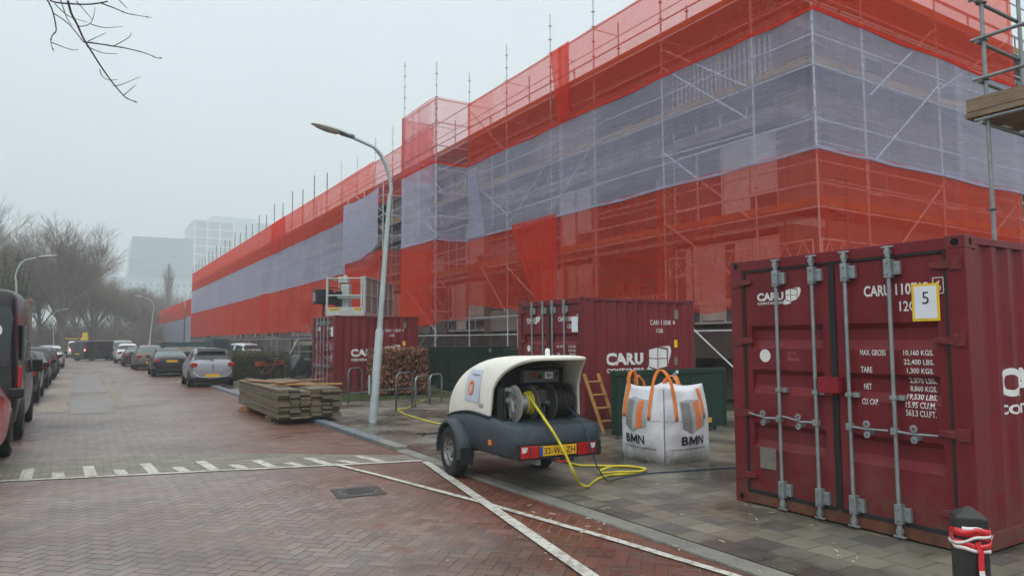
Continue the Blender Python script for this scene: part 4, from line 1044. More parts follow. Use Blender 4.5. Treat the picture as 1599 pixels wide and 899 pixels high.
# tub
def tub_sec(y):
    z1 = hermite(seam, y)-.012; 
    hw = (lerp_tab([(0,.50),(.05,.575),(.1,.585),(1.9,.585),(2.3,.51),(2.6,.39),(2.75,.28),(2.83,.17)], y)); z0 = lerp_tab([(0,.47),(.1,.43),(1.9,.38),(2.5,.38),(2.83,.46)], y)
    z1 = min(z1, lerp_tab([(0,.775),(.04,.80),(.3,.82),(.7,.84),(.75,9),(3,9)], y))
    b = .05; pr = [(-hw+b,z0),(-hw,z0+b),(-hw-.004,(z0+z1)/2),(-hw,z1-b*.7),(-hw+b*.8,z1),(0,z1+.004),(hw-b*.8,z1),(hw,z1-b*.7),(hw+.004,(z0+z1)/2),(hw,z0+b),(hw-b,z0)]
    return [(TW/2+a, y, c_) for a, c_ in pr]
mb = MB(); yy = [0,.02,.06,.15,.3,.5,.68,.72,.8,1.0,1.3,1.6,1.9,2.1,2.3,2.5,2.65,2.75,2.83]
for y in yy: mb.v += tub_sec(y)
k = 11
for j in range(len(yy)-1):
    for i in range(k): i2 = (i+1)%k; mb.f.append((j*k+i,j*k+i2,(j+1)*k+i2,(j+1)*k+i)); mb.m.append(0)
mb.f += [tuple(range(k)), tuple(range((len(yy)-1)*k,len(yy)*k))]; mb.m += [0,0]
tub = obj('tub', mb, M['tub'], TR, autos=50)
# raised lip between tub and canopy
lip = MB().tube([(TW/2-hermite(halfw,y)-.008,y,hermite(seam,y)-.003) for y in [.7+.1*i for i in range(21)]], .012, 6); obj('seam_trim', lip, M['black'], TR, smooth=True)
# fenders + wheels
for sgn in (-1, 1):
    cx = TW/2+sgn*(TW/2+.055)
    fm = MB(); R0, R1 = .375, .405
    for j in range(17):
        a = math.radians(-8+j*196/16); 
        for (r_, xo) in ((R0,-.105),(R1,-.105),(R1+.012,-.05),(R1+.012,.09),(R1-.015,.115),(R0-.01,.115)):
            fm.v.append((cx+sgn*xo, 1.70-r_*math.cos(a)*1.04, .33+r_*math.sin(a)))
    for j in range(16):
        for i in range(6): i2=(i+1)%6; fm.f.append((j*6+i,j*6+i2,(j+1)*6+i2,(j+1)*6+i)); fm.m.append(0)
    obj('fender', fm, M['tub'], TR, autos=60)
    ty = MB().lathe([(.19,-.085),(.26,-.09),(.305,-.085),(.325,-.06),(.33,0),(.325,.06),(.305,.085),(.26,.09),(.19,.085)], (cx,1.70,.33), 'x', 40)
    wh = obj('wheel', ty, M['tyre'], TR, autos=50)
    rmm = MB().lathe([(0,.045),(.05,.05),(.055,.03),(.11,.025),(.13,.045),(.165,.05),(.185,.03),(.195,.08),(.205,.082)] if sgn>0 else [(0,-.045),(.05,-.05),(.055,-.03),(.11,-.025),(.13,-.045),(.165,-.05),(.185,-.03),(.195,-.08),(.205,-.082)], (cx,1.70,.33), 'x', 40)
    obj('rim', rmm, M['rim'], wh, autos=40)
    hs = MB()
    for i in range(12):
        a = 2*PI*i/12; hs.lathe([(0,sgn*.052),(.012,sgn*.052),(.014,sgn*.045)], (cx,1.70+.148*math.cos(a),.33+.148*math.sin(a)), 'x', 10)
    for i in range(5):
        a = 2*PI*i/5; hs.lathe([(0,sgn*.045),(.011,sgn*.045),(.011,sgn*.02)], (cx,1.70+.085*math.cos(a),.33+.085*math.sin(a)), 'x', 6)
    obj('rim_holes', hs, M['blackhole'], wh, fixn=False)
    obj('mud_flap', MB().b2(cx-.085,cx+.085,1.265,1.273,.20,.42), M['black'], TR, bevel=.003)
obj('axle', MB().tube([(0,1.7,.33),(TW,1.7,.33)], .03, 8).b2(.3,.36,.05,2.6,.36,.42).b2(.8,.86,.05,2.6,.36,.42), M['galvd'], TR)
obj('drawbar', MB().tube([(.33,2.5,.40),(.58,3.7,.42)], .035, 8).tube([(.83,2.5,.40),(.58,3.7,.42)], .035, 8).tube([(.58,3.3,.03),(.58,3.3,.7)], .028, 8).lathe([(.05,-.03),(.09,-.03),(.09,.03),(.05,.03)], (.58,3.3,.12), 'x', 16), M['galvd'], TR)
obj('step', MB().tube([(.02,2.5,.46),(-.14,2.62,.44),(-.16,2.74,.40)], .012, 6).b2(-.24,-.12,2.68,2.75,.43,.445), M['black'], TR)
# rear light board
lb = MB().b2(.02,TW-.045,-.035,.01,.44,.615); lbo = obj('light_board', lb, M['black'], TR, bevel=.006)
for x0, x1, s_ in ((.055,.285,0),(.79,1.035,1)):
    tl = obj('tail_light', MB().b2(x0,x1,-.062,-.034,.46,.595), M['redlens'], lbo, bevel=.008)
    w0 = (x0+.012, x0+.085) if s_ == 0 else (x1-.085, x1-.012); 
    obj('clear_window', MB().prism([(w0[0],.585),(w0[1],.585),(w0[1]-.02,.53),(w0[0],.525)], 'y', -.066, -.0615), M['clearlens'], tl)
    obj('inner_frame', MB().b2((x0+x1)/2-.004,(x0+x1)/2+.004,-.0645,-.0615,.47,.58), M['black'], tl)
pl = obj('number_plate', MB().b2(.30,.775,-.047,-.036,.475,.585), M['plate'], lbo, bevel=.003)
obj('plate_band', MB().b2(.30,.338,-.0495,-.0465,.477,.583), M['plateblue'], pl)
tm = MB(); put_text(tm, '32-WS-ZH', (.355,-.0490,.495), (1,0,0), (0,0,1), .40, .07, .01); obj('plate_lettering', tm, M['ink'], pl, fixn=False)
obj('tow_hook', MB().tube([(.50,-.02,.43),(.55,-.06,.40),(.62,-.06,.40),(.66,-.02,.43)], .016, 8), pmat('red_hook', (.4,.03,.03), .5), TR)
obj('license_lamp', MB().b2(.44,.62,-.05,-.01,.41,.435), M['black'], TR, bevel=.004)
for y, z in ((.64,.56),(2.30,.52)): obj('side_reflector', MB().b2(-.018 if y < 1 else .02,-.003 if y<1 else .04,y-.045,y+.045,z-.03,z+.03), M['orangelens'], TR, bevel=.004)
# machinery bay
obj('bay_wall', MB().b2(.13,.99,.64,.68,.80,1.44).b2(.10,.13,.52,.68,.84,1.20).b2(.08,TW-.08,.45,.92,.815,.845), M['tdark'], TR)
obj('side_panel', MB().b2(.131,.138,.52,.75,.86,1.20), pmat('grey_bay_panel', (.22,.22,.21), .5, .3, .2, 8), TR)
cb = obj('control_box', MB().b2(.38,.86,.50,.638,1.26,1.41), pmat('grey_control_box', (.13,.13,.125), .5, .1, .2, 12), TR, bevel=.01)
obj('knob', MB().lathe([(0,-.05),(.028,-.045),(.03,0)], (.50,.50,1.35), 'y', 16), pmat('worn_red_knob', (.45,.07,.03), .4), cb, smooth=True)
obj('display', MB().b2(.66,.77,.492,.499,1.305,1.385), M['paper'], cb)
tm = MB(); put_text(tm, '00', (.685,.4905,1.325), (1,0,0), (0,0,1), .06, .04, .02); obj('digits', tm, M['ink'], cb, fixn=False)
obj('switch', MB().b2(.57,.61,.485,.5,1.31,1.35).b2(.81,.84,.49,.5,1.34,1.38), M['black'], cb)
def reel(nm, lbl, cx, cy_, cz, R_, w_, flmat, core, coremat, disc2=None):
    o = obj(nm, MB().lathe([(core*.9,-w_/2),(core,-w_/2),(core,w_/2),(core*.9,w_/2)], (cx,cy_,cz), 'x', 32), coremat, TR, autos=40, label=lbl)
    for s_ in (-1, 1):
        prof = [(.02,0),(R_-.02,0),(R_-.006,.004*s_),(R_,.0),(R_,.012*s_),(R_-.01,.014*s_),(.02,.008*s_)]
        obj('flange', MB().lathe(prof, (cx+s_*w_/2,cy_,cz), 'x', 40), flmat if s_ < 0 or disc2 is None else disc2, o, autos=30)
    obj('hub', MB().lathe([(0,-w_/2-.07),(.03,-w_/2-.07),(.034,-w_/2-.02),(.05,-w_/2-.02),(.05,w_/2+.03),(0,w_/2+.03)], (cx,cy_,cz), 'x', 16).tube([(cx-w_/2-.06,cy_,cz),(cx-w_/2-.06,cy_-.05,cz+.14)], .012, 6).tube([(cx-w_/2-.05,cy_+.02,cz),(cx-w_/2-.05,cy_+.02,cz-.16)], .012, 6), M['galv'], o, autos=40)
    return o
M['steel'] = pmat('brushed_reel_steel', (.36,.36,.34), .38, .5, .15, 8); M['dsteel'] = pmat('dark_reel_steel', (.12,.12,.12), .42, .4, .25, 8)
M['hosey'] = pmat('yellow_hose', (.62,.54,.04), .5, 0, .25, 8, .1); M['hoseb'] = pmat('dark_blue_hose', (.03,.06,.10), .4, 0, .2, 8); M['hosek'] = pmat('black_hose', (.03,.03,.03), .35, 0, .2, 8)
reel('hose_reel', 'left reel with bright steel discs and yellow hose', .31, .40, 1.03, .215, .20, M['steel'], .10, M['steel'], M['dsteel'])
reel('hose_reel', 'right reel with dark discs wound with black hose', .83, .48, 1.02, .225, .26, M['dsteel'], .14, M['hosek'])
cw = MB()
for i in range(7):
    rr = .152; xx_ = .715+i*.038
    cw.tube([(xx_,.48+rr*math.cos(a*PI/12),1.02+rr*math.sin(a*PI/12)) for a in range(25)], .018, 6, cap=False)
obj('wound_hose', cw, M['hosek'], TR, smooth=True)
cw = MB()
for i in range(3):
    rr = .112+.01*i; xx_ = .35+i*.03
    cw.tube([(xx_,.42+rr*math.cos(a*PI/12),1.03+rr*math.sin(a*PI/12)) for a in range(25)], .014, 6, cap=False)
obj('wound_hose', cw, M['hosey'], TR, smooth=True)
pp = MB().lathe([(0,-.1),(.085,-.1),(.09,-.06),(.09,.08),(.05,.11),(0,.11)], (.57,.52,1.10), 'y', 18).tube([(.55,.55,1.22),(.66,.45,1.12),(.70,.44,1.03)], .012, 6).tube([(.50,.5,1.22),(.52,.42,1.12),(.54,.38,.96),(.58,.36,.86)], .012, 6).tube([(.60,.42,.93),(.585,.36,.86),(.53,.36,.84)], .011, 6)
obj('pump', pp, pmat('pump_casting', (.10,.10,.10), .5, .4, .3, 12), TR, autos=40)
lv = MB().b2(.10,.14,.34,.42,1.05,1.10).tube([(.12,.36,1.20),(.20,.36,1.13),(.22,.36,1.06)], .012, 6).tube([(.12,.30,1.08),(.13,.28,.95)], .02, 8).b2(.08,.13,.32,.40,1.18,1.22)
obj('crank', lv, M['galvd'], TR, autos=40)

# ---------------- hoses lying about ----------------
def world(x, y, z, L=TR):
    a = L.rotation_euler.z; return (L.location.x+x*math.cos(a)-y*math.sin(a), L.location.y+x*math.sin(a)+y*math.cos(a), z)
def smooth_path(pts, n=6):
    out = []
    P = [Vector(p) for p in pts]
    for i in range(len(P)-1):
        p0 = P[max(0,i-1)]; p1 = P[i]; p2 = P[i+1]; p3 = P[min(len(P)-1,i+2)]
        for k in range(n):
            t_ = k/n; out.append(.5*((2*p1)+(p2-p0)*t_+(2*p0-5*p1+4*p2-p3)*t_*t_+(3*p1-p0-3*p2+p3)*t_**3))
    out.append(P[-1]); return out
G = .05
hy = [world(.36,.31,1.10), world(.37,.20,1.02), world(.40,.0,.86), world(.47,-.10,.70), world(.56,-.16,.50), world(.66,-.18,.28), (4.97,6.62,.12), (5.12,6.66,.06), (5.35,6.85,G),(5.6,7.02,G),(5.85,7.08,G),(6.2,7.0,G),(6.45,7.15,G),(6.42,7.36,G+.01),(6.15,7.42,G+.03),(5.85,7.3,G+.03),(5.7,7.15,G+.03),(5.85,7.0,G+.05),(6.15,6.96,G+.03),(6.38,7.05,G+.02),(6.5,7.3,G),(6.3,7.55,G),(6.05,7.75,G),(5.9,7.9,G),(5.95,8.3,G),(6.1,9.0,G),(6.3,9.8,G)]
o = obj('yellow_hose', MB().tube(smooth_path(hy), .0155, 10), M['hosey'], smooth=True); tag(o, 'yellow hose running down from the left reel and coiled on the tiles behind the trailer', 'hose')
hb = [world(.86,.34,.98), world(.87,.22,.93), world(.90,.02,.80), world(.93,-.06,.62), world(.99,-.08,.40), world(1.10,-.05,.22), (5.5,6.75,.07), (5.75,6.88,.045), (6.2,6.93,.05),(6.8,6.83,.042),(7.64,6.63,.042),(9.0,6.3,.042)]
o = obj('blue_hose', MB().tube(smooth_path(hb), .009, 8), M['hoseb'], smooth=True); tag(o, 'thin dark blue hose from the right reel leading away over the tiles to the right', 'hose')
hc = [world(.93,.40,.93), world(1.0,.25,.87), world(1.07,.05,.80), world(1.08,-.05,.74), world(1.03,-.06,.60), world(.99,-.085,.46)]
o = obj('black_cable', MB().tube(smooth_path(hc), .006, 6), M['hosek'], smooth=True); tag(o, 'thin black cable looped over the right corner of the trailer rear', 'cable')
hy2 = [(8.6,18.9,G),(7.83,17.9,G),(7.2,16.9,G),(6.9,16.75,G),(6.75,16.4,G),(6.55,15.4,G),(6.45,14.4,G),(6.40,13.6,G),(6.5,12.6,G),(6.6,11.5,G),(6.3,10.6,G),(6.3,9.8,G)]
o = obj('yellow_hose', MB().tube(smooth_path(hy2), .015, 8), M['hosey'], smooth=True); tag(o, 'yellow hose lying around the bicycle hoops left of the trailer', 'hose')

# ---------------- big bag ----------------
def bag():
    t = thing('builders_bag', 'full white woven builders bag with orange lifting straps standing right of the trailer', 'bag', (6.92,7.26,.034))
    S_b = .92; Hh = 1.10
    n = 18; nz = 22; mb = MB()
    def prof(u, z):  # perimeter param 0..4 -> point
        f = u % 4; k = int(f); r = f-k; a = .035*math.sin(PI*min(1,z/Hh))
        bul = (.085*math.sin(PI*r)*math.sin(PI*min(1,(z/Hh)**.8)))
        inset = .02+.09*max(0,z/Hh-.55)**1.5*2 + .015*(1-min(1,z/.1))
        s0, s1 = inset, S_b-inset; L = s0+(s1-s0)*r
        if k == 0: x, y = L, s0-bul
        elif k == 1: x, y = s1+bul, L
        elif k == 2: x, y = S_b-L, s1+bul
        else: x, y = s0-bul, S_b-L
        w_ = noise.noise(Vector((x*4,y*4,z*5)))*.018+noise.noise(Vector((x*9,y*9,z*3)))*.010
        return x+w_, y+w_, z
    N = 4*n
    for j in range(nz+1):
        z = Hh*j/nz
        for i in range(N):
            u = i/n; k = u % 1; edge = 1-min(1,abs(k-.5)*2); 
            zt_ = z*(1-.075*math.sin(PI*k)*(.6 if int(u)%2 else 1)*(z/Hh)**2)+.012*noise.noise(Vector((u*2,z*3,1)))*(z/Hh)
            x, y, _ = prof(u, z); mb.v.append((x, y, max(0, zt_)))
    for j in range(nz):
        for i in range(N): i2 = (i+1)%N; mb.f.append((j*N+i,j*N+i2,(j+1)*N+i2,(j+1)*N+i)); mb.m.append(0)
    # sunken top
    base = len(mb.v)
    for i in range(N):
        p = mb.v[nz*N+i]; mb.v.append((S_b/2+(p[0]-S_b/2)*.75, S_b/2+(p[1]-S_b/2)*.75, Hh-.06))
    for i in range(N): i2 = (i+1)%N; mb.f.append((nz*N+i,nz*N+i2,base+i2,base+i)); mb.m.append(0)
    mb.f.append(tuple(base+i for i in range(N))); mb.m.append(0)
    def bm_():
        n_ = NT('woven_white_polypropylene'); P = n_.pos(); a = n_.noise(P, 3, 6); s = n_.n('ShaderNodeSeparateXYZ', {0: P}); z = s.outputs[2]
        col = n_.mix(n_.rng(a, .35, .7, 0, .5), (.74,.75,.81), (.64,.65,.71)); col = n_.mix(n_.m('MULTIPLY', n_.rng(z, .03, .26, .8, 0), n_.rng(n_.noise(P, 6, 5), .3, .6, .4, 1)), col, (.27,.25,.19))
        mp = n_.n('ShaderNodeMapping', {'Vector': P, 'Scale': (1,1,.4)}); h = n_.m('ADD', n_.noise(mp.outputs[0], 8, 5, .6), n_.m('MULTIPLY', n_.noise(P, 120, 2), .15))
        return n_.bsdf(col, .5, 0, n_.bump(h, .75, .04))
    body = obj('sack', mb, bm_(), t, smooth=True)
    def surf(face, s, z, out=.008):
        # face 0: left visible face (x=0 side, s from far(left) to near corner), face 1: y=0 side
        u = 3+s if face == 0 else s
        x, y, _ = prof(u, z); k = u % 1; zt_ = z*(1-.075*math.sin(PI*k)*(.6 if int(u)%2 else 1)*(z/Hh)**2)
        return (x-(out if face == 0 else 0), y-(out if face == 1 else 0), zt_)
    def quadp(face, poly, mat, nm, out=.010, nn=6):
        (s0,z0),(s1,z1),(s2,z2),(s3,z3) = poly
        m_ = MB().grid(lambda a, b: surf(face, (s0*(1-a)+s1*a)*(1-b)+(s3*(1-a)+s2*a)*b, (z0*(1-a)+z1*a)*(1-b)+(z3*(1-a)+z2*a)*b, out), nn, nn)
        return obj(nm, m_, mat, t, smooth=True, fixn=False)
    M['strap'] = pmat('orange_webbing', (.78,.21,.035), .6, 0, .12, 8, .3, 150)
    M['bgrey'] = pmat('printed_grey', (.22,.22,.22), .5, 0, .1, 6); M['bgrey2'] = pmat('printed_light_grey', (.38,.39,.42), .5, 0, .1, 6); M['borange'] = pmat('printed_orange', (.75,.19,.05), .5, 0, .1, 6)
    zm = .62
    # straps stitched near the corners
    def strap(face, s, zb):
        return [surf(face, s, zb+(1.06-zb)*i/6, .014) for i in range(7)]
    def band(pts, wv, nm='strap', wd=.055):
        m_ = MB()
        for i, p in enumerate(pts):
            w_ = Vector(wv[i] if isinstance(wv, list) else wv).normalized()*wd/2; m_.v += [tuple(Vector(p)-w_), tuple(Vector(p)+w_)]
        for i in range(len(pts)-1): m_.f.append((2*i,2*i+1,2*i+3,2*i+2)); m_.m.append(0)
        o_ = obj(nm, m_, M['strap'], t, smooth=True, fixn=False); s_ = o_.modifiers.new('s','SOLIDIFY'); s_.thickness = .007; s_.offset = 0
    # near corner loop: left face strap over to right face strap
    A = strap(0, .74, zm); B = strap(1, .22, zm)
    a, b = Vector(A[-1]), Vector(B[-1]); arch = []
    for i in range(1,12):
        f = i/12; p = a.lerp(b, f); h = 1.04+.27*math.sin(PI*f)**.75; arch.append((p.x+.02*math.sin(PI*f), p.y+.05*math.sin(PI*f), h))
    pts = A+arch+B[::-1]; wv = [(0,-1,0)]*len(A)+[(.5,-.5,0)]*0
    wl_ = []
    for i in range(len(pts)):
        f = min(1,max(0,(i-len(A))/11)); wl_.append(((f), -(1-f), 0))
    band(pts, wl_)
    # far left loop
    A = strap(0, .10, zm)[::1]; a = Vector(A[-1]); pts = A+[(a.x+.01,a.y+.02,1.16),(a.x+.03,a.y+.0,1.26),(a.x+.07,a.y-.04,1.28),(a.x+.14,a.y+.0,1.2),(a.x+.2,a.y+.05,1.06)]
    band(pts, [(0.3,-1,0)]*len(pts), wd=.06)
    B = strap(1, .84, zm); b = Vector(B[-1]); pts = B+[(b.x,b.y+.02,1.03),(b.x-.02,b.y+.08,1.0)]
    band(pts, [(1,0,0)]*len(pts))
    band([(.78,.80,1.0),(.80,.78,1.12),(.84,.72,1.19),(.90,.66,1.17),(.92,.62,1.05),(.9,.6,.96)], [(1,-.4,0)]*6, wd=.07)
    band([(.3,.88,1.0),(.28,.9,1.14),(.34,.88,1.2),(.42,.86,1.1),(.44,.86,1.0)], [(0,1,0)]*5)
    # seams
    sm = MB().tube([surf(1, .0, .02+1.02*i/12, .012) for i in range(13)], .006, 5); obj('corner_seam', sm, pmat('blue_grey_thread', (.10,.11,.2), .6), t)
    for f_i in (0,1): quadp(f_i, ((.02,.60),(.98,.60),(.98,.607),(.02,.607)), M['bgrey2'], 'stitching', .012)
    # printed building-block picture
    for f_i, sA in ((0,.30),(1,.36)):
        s0, s1 = (.16,.68) if f_i == 0 else (.33,.85)
        w_ = s1-s0
        quadp(f_i, ((s0,.50),(s0+w_*.38,.43),(s0+w_*.38,.89),(s0,.89)), M['bgrey'], 'print_block', .0105)
        quadp(f_i, ((s0+w_*.38,.43),(s0+w_*.56,.47),(s0+w_*.56,.87),(s0+w_*.38,.89)), M['bgrey2'], 'print_block', .0105)
        quadp(f_i, ((s0+w_*.56,.47),(s0+w_*.84,.50),(s0+w_*.84,.91),(s0+w_*.56,.87)), M['borange'], 'print_block', .0105)
        quadp(f_i, ((s0+w_*.84,.50),(s0+w_,.52),(s0+w_,.91),(s0+w_*.84,.91)), M['bgrey2'], 'print_block', .0105)
        quadp(f_i, ((s0,.89),(s0+w_*.56,.87),(s0+w_*.84,.91),(s0+w_*.3,.94)), M['bgrey2'], 'print_block', .0105)
        tm = MB(); raw = MB(); put_text(raw, 'B', (0,0,0), (1,0,0), (0,1,0), .27, 1, .03); put_text(raw, 'N', (.72,0,0), (1,0,0), (0,1,0), .28, 1, .02); raw.add([(.31+.37*a,b,0) for a,b in [(0,0),(0,1),(.2,1),(.2,.0)]], [(0,1,2,3)]).add([(.31+.37*a,b,0) for a,b in [(.8,0),(.8,1),(1,1),(1,.0)]], [(0,1,2,3)]).add([(.31+.37*a,b,0) for a,b in [(.2,1),(.2,.62),(.42,.12),(.5,.12),(.5,.48)]], [(0,1,2,3,4)]).add([(.31+.37*a,b,0) for a,b in [(.8,1),(.8,.62),(.58,.12),(.5,.12),(.5,.48)]], [(0,1,2,3,4)])
        me_ = raw.mesh('tmp', [], False, False); bm = bmesh.new(); bm.from_mesh(me_)
        for q in range(1,14): bmesh.ops.bisect_plane(bm, geom=bm.verts[:]+bm.edges[:]+bm.faces[:], plane_co=(q/14,0,0), plane_no=(1,0,0), dist=1e-6)
        for q in range(1,4): bmesh.ops.bisect_plane(bm, geom=bm.verts[:]+bm.edges[:]+bm.faces[:], plane_co=(0,q/4,0), plane_no=(0,1,0), dist=1e-6)
        bm.verts.ensure_lookup_table()
        ts0, ts1 = (.17,.64) if f_i == 0 else (.30,.80)
        for v in bm.verts: tm.v.append(surf(f_i, ts0+(ts1-ts0)*v.co.x, .26+.125*v.co.y, .0115))
        for f in bm.faces: tm.f.append(tuple(v.index for v in f.verts)); tm.m.append(0)
        bm.free(); obj('lettering', tm, M['ink'], t, fixn=False)
        tm = MB(); l0, l1 = (.10,.86) if f_i == 0 else (.12,.86); s_ = l0
        while s_ < l1:
            w_ = rnd.uniform(.006,.012); vs = [surf(f_i,s_,.195,.0125),surf(f_i,s_+w_,.195,.0125),surf(f_i,s_+w_,.212,.0125),surf(f_i,s_,.212,.0125)]
            tm.add(vs, [(0,1,2,3)]); s_ += w_+(.005 if rnd.random() < .8 else .016)
        obj('small_print', tm, M['ink'], t, fixn=False)
    obj('yellow_label', MB().b2(.80,.86,-.085,-.075,.55,.62), M['yellow'], t)
    return t
bag()
# ---------------- street furniture and site equipment ----------------
M['green'] = pmat('dark_green_steel', (.006,.028,.017), .5, 0, .2, 1.2, .1, 30, ((.02,.035,.025),.4))
M['wood'] = pmat('yellow_pine_wood', (.42,.235,.085), .6, 0, .2, 5, .3, 60, ((.2,.1,.04),.5))
def greenbox(lbl, loc, L, W, H, rotz=0):
    t = thing('storage_box', lbl, 'storage box', loc, rotz, 'dark green steel boxes')
    mb = MB().b2(0,L,0,W,.06,H-.10)
    obj('body', mb, M['green'], t, bevel=.006)
    obj('lid', MB().b2(-.012,L+.012,-.014,W+.01,H-.098,H), M['green'], t, bevel=.012)
    rb = MB(); n = max(2, int(L/.9))
    for i in range(n+1): rb.b2(i*(L-.05)/n, i*(L-.05)/n+.05, -.012, -.001, .06, H-.11)
    obj('ribs', rb, M['green'], t, bevel=.004)
    obj('skid', MB().b2(.1,.25,.05,W-.05,0,.058).b2(L-.25,L-.1,.05,W-.05,0,.058), M['galvd'], t)
    obj('latch', MB().b2(L*.5-.05,L*.5+.05,-.03,-.016,H-.2,H-.06).b2(L*.5-.03,L*.5+.03,-.036,-.03,H-.18,H-.12), M['galv'], t, bevel=.003)
    return t
gb = greenbox('dark green steel panel standing upright behind the white builders bag', (8.06,9.62,.034), 2.78, .16, 1.19); gb.name = 'steel_panel'; gb['category'] = 'panel'
tm = MB(); tm.b2(1.42,1.49,-.0235,-.0145,1.11,1.165); obj('white_tag', tm, M['white'], gb)
greenbox('long dark green steel box left of the middle container, nearer the brown hedge', (10.9,21.9,.034), 3.2, 1.1, 1.53, math.radians(0))
greenbox('lower dark green steel box just left of the middle container', (11.0,17.3,.034), 3.4, 1.1, 1.50)
greenbox('dark green steel box partly hidden behind the far container', (11.2,25.2,.034), 3.2, 1.1, 1.5)
greenbox('dark green steel box behind the green hedge and site fence', (10.9,39.5,.034), 4.5, 1.1, 1.6)
t = thing('ladder', 'short wooden ladder leaning against the side of the middle container', 'ladder', (8.1,10.5,.034))
for x0, x1 in ((0,.28),(.33,.62)): obj('rail', MB().tube([(x0,.10,1.10),(x1,-.12,0)], .042, 4), M['wood'], t, bevel=.004)
for i in range(4):
    z = .22+i*.245; f = 1-z/1.1; obj('rung', MB().b2(.28*f+.02,.33+.29*f-.0,.10-.22*f-.05,.10-.22*f+.05,z-.012,z+.012), M['wood'], t, bevel=.003)
t = thing('electrical_cabinet', 'pale grey electrical cabinet between the green boxes and the middle container', 'cabinet', (12.3,19.4,.034))
obj('housing', MB().b2(0,.62,0,.32,.75,2.45), pmat('pale_grey_cabinet', (.36,.36,.34), .5, 0, .12, 4), t, bevel=.01)
obj('door', MB().b2(.03,.59,-.015,-.001,.79,2.41), pmat('pale_grey_cabinet_door', (.40,.40,.38), .5, 0, .12, 4), t, bevel=.005)
obj('warning_mark', MB().prism([(.27,2.06),(.35,2.06),(.31,2.14)], 'y', -.02, -.016), M['orangelens'], t); obj('post', MB().b2(.08,.14,.1,.2,0,.75).b2(.48,.54,.1,.2,0,.75), M['galvd'], t)

# timber stack: one board one object
def boardmat():
    n = NT('weathered_scaffold_board'); P = n.pos(); oi = n.n('ShaderNodeObjectInfo').outputs['Random']; g_ = n.n('ShaderNodeNewGeometry')
    mp = n.n('ShaderNodeMapping', {'Vector': P, 'Scale': (9,.55,9)}); off = n.n('ShaderNodeVectorMath', {0: mp.outputs[0], 1: n.n('ShaderNodeCombineXYZ', {0: n.m('MULTIPLY', oi, 50), 1: n.m('MULTIPLY', oi, 31), 2: 0})}, operation='ADD').outputs[0]
    a = n.noise(off, 4, 6, .65); s = n.n('ShaderNodeSeparateXYZ', {0: n.n('ShaderNodeNewGeometry').outputs['Normal']})
    col = n.mix(n.rng(a, .3, .7, 0, 1), (.07,.054,.034), (.25,.19,.125)); col = n.mix(n.rng(oi, 0, 1, 0, .45), col, (.12,.11,.09))
    moss = n.m('MULTIPLY', n.rng(n.noise(P, 7, 4), .42, .62, 0, .8), n.rng(oi, .25, 1, .3, 1)); col = n.mix(moss, col, (.07,.082,.03))
    return n.bsdf(col, .7, 0, n.bump(a, .5, .006))
M['board'] = boardmat()
brd = MB().box((0,0,0), (.218,4.7,.042)).mesh('board', M['board'])
b0 = bpy.data.objects.new('scaffold_board', brd); C.objects.link(b0)
bv = b0.modifiers.new('b','BEVEL'); bv.width = .005; bv.segments = 1
tag(b0, 'grey green weathered board in the big timber stack at the kerb', 'board', 'weathered boards in the timber stack')
first = True; SX, SY = 3.62, 15.30; NL = 14
rs = random.Random(3)
for lay in range(NL):
    for c_ in range(6):
        if lay == NL-1 and c_ in (2,): continue
        o = b0 if first else b0.copy()
        if not first: C.objects.link(o)
        first = False
        o.location = (SX+.11+c_*.226+rs.uniform(-.012,.012), SY+2.35+rs.uniform(-.09,.09)+(0.03*lay/NL), .145+lay*.0445+rs.uniform(0,.001)); o.rotation_euler = (0,0,rs.uniform(-.004,.004)-.012)
for y, lb in ((16.2,'short timber bearer under the near end of the board stack'),(19.0,'short timber bearer under the far end of the board stack')):
    o = obj('timber_bearer', MB().box((4.30,y,.062), (1.55,.10,.118)), M['wood'] if y > 18 else M['board'], bevel=.004); tag(o, lb, 'bearer')
M['wd2'] = pmat('reddish_planed_wood', (.27,.14,.08), .6, 0, .25, 5, .3, 60)
for (x, y, L, a, z, w_, mt, lb) in ((4.05,17.6,2.6,.30,.785,.2,'wd2','brown plank lying askew on top of the timber stack'),(4.5,16.9,1.8,-.9,.83,.14,'wd2','short reddish batten across the right side of the stack top'),(4.45,16.3,1.6,1.2,.79,.09,'wood','orange toned batten at the near end of the stack top'),(3.9,18.9,1.7,.12,.78,.2,'board','pale grey plank on the far end of the stack top')):
    o = obj('loose_plank', MB().box((0,0,0),(w_,L,.035)), M[mt], bevel=.004); o.location = (x,y,z); o.rotation_euler = (0,0,a); tag(o, lb, 'plank')

# bicycle hoops
def hoop(a, b, h, mat, lb, nm='bicycle_hoop'):
    a, b = Vector((*a,.03)), Vector((*b,.03)); r = .16; u = (b-a).normalized(); pts = [a, a+Vector((0,0,h-r))]
    for i in range(1,6): t_ = i/6*PI/2; pts.append(a+u*(r-r*math.cos(t_))+Vector((0,0,h-r+r*math.sin(t_))))
    for i in range(0,6): t_ = i/6*PI/2; pts.append(b-u*(r-r*math.sin(t_))+Vector((0,0,h-r+r*math.cos(t_))))
    pts += [b+Vector((0,0,h-r)), b]
    o = obj(nm, MB().tube(pts, .025, 10), mat, smooth=True); tag(o, lb, 'bike rack', 'bicycle hoops on the pavement')
hoop((6.75,16.55), (7.4,17.05), .93, M['tubed'], 'dark steel bicycle hoop in front of the right part of the brown hedge')
hoop((7.55,17.2), (8.2,17.75), .80, M['galv'], 'bright galvanised bicycle hoop right of the brown hedge')
hoop((8.3,17.9), (8.9,18.4), .80, M['galv'], 'bright galvanised bicycle hoop half hidden behind the nose of the trailer')
hoop((6.4,19.2), (6.95,19.65), .98, M['tubed'], 'dark steel bicycle hoop just left behind the lamp post')
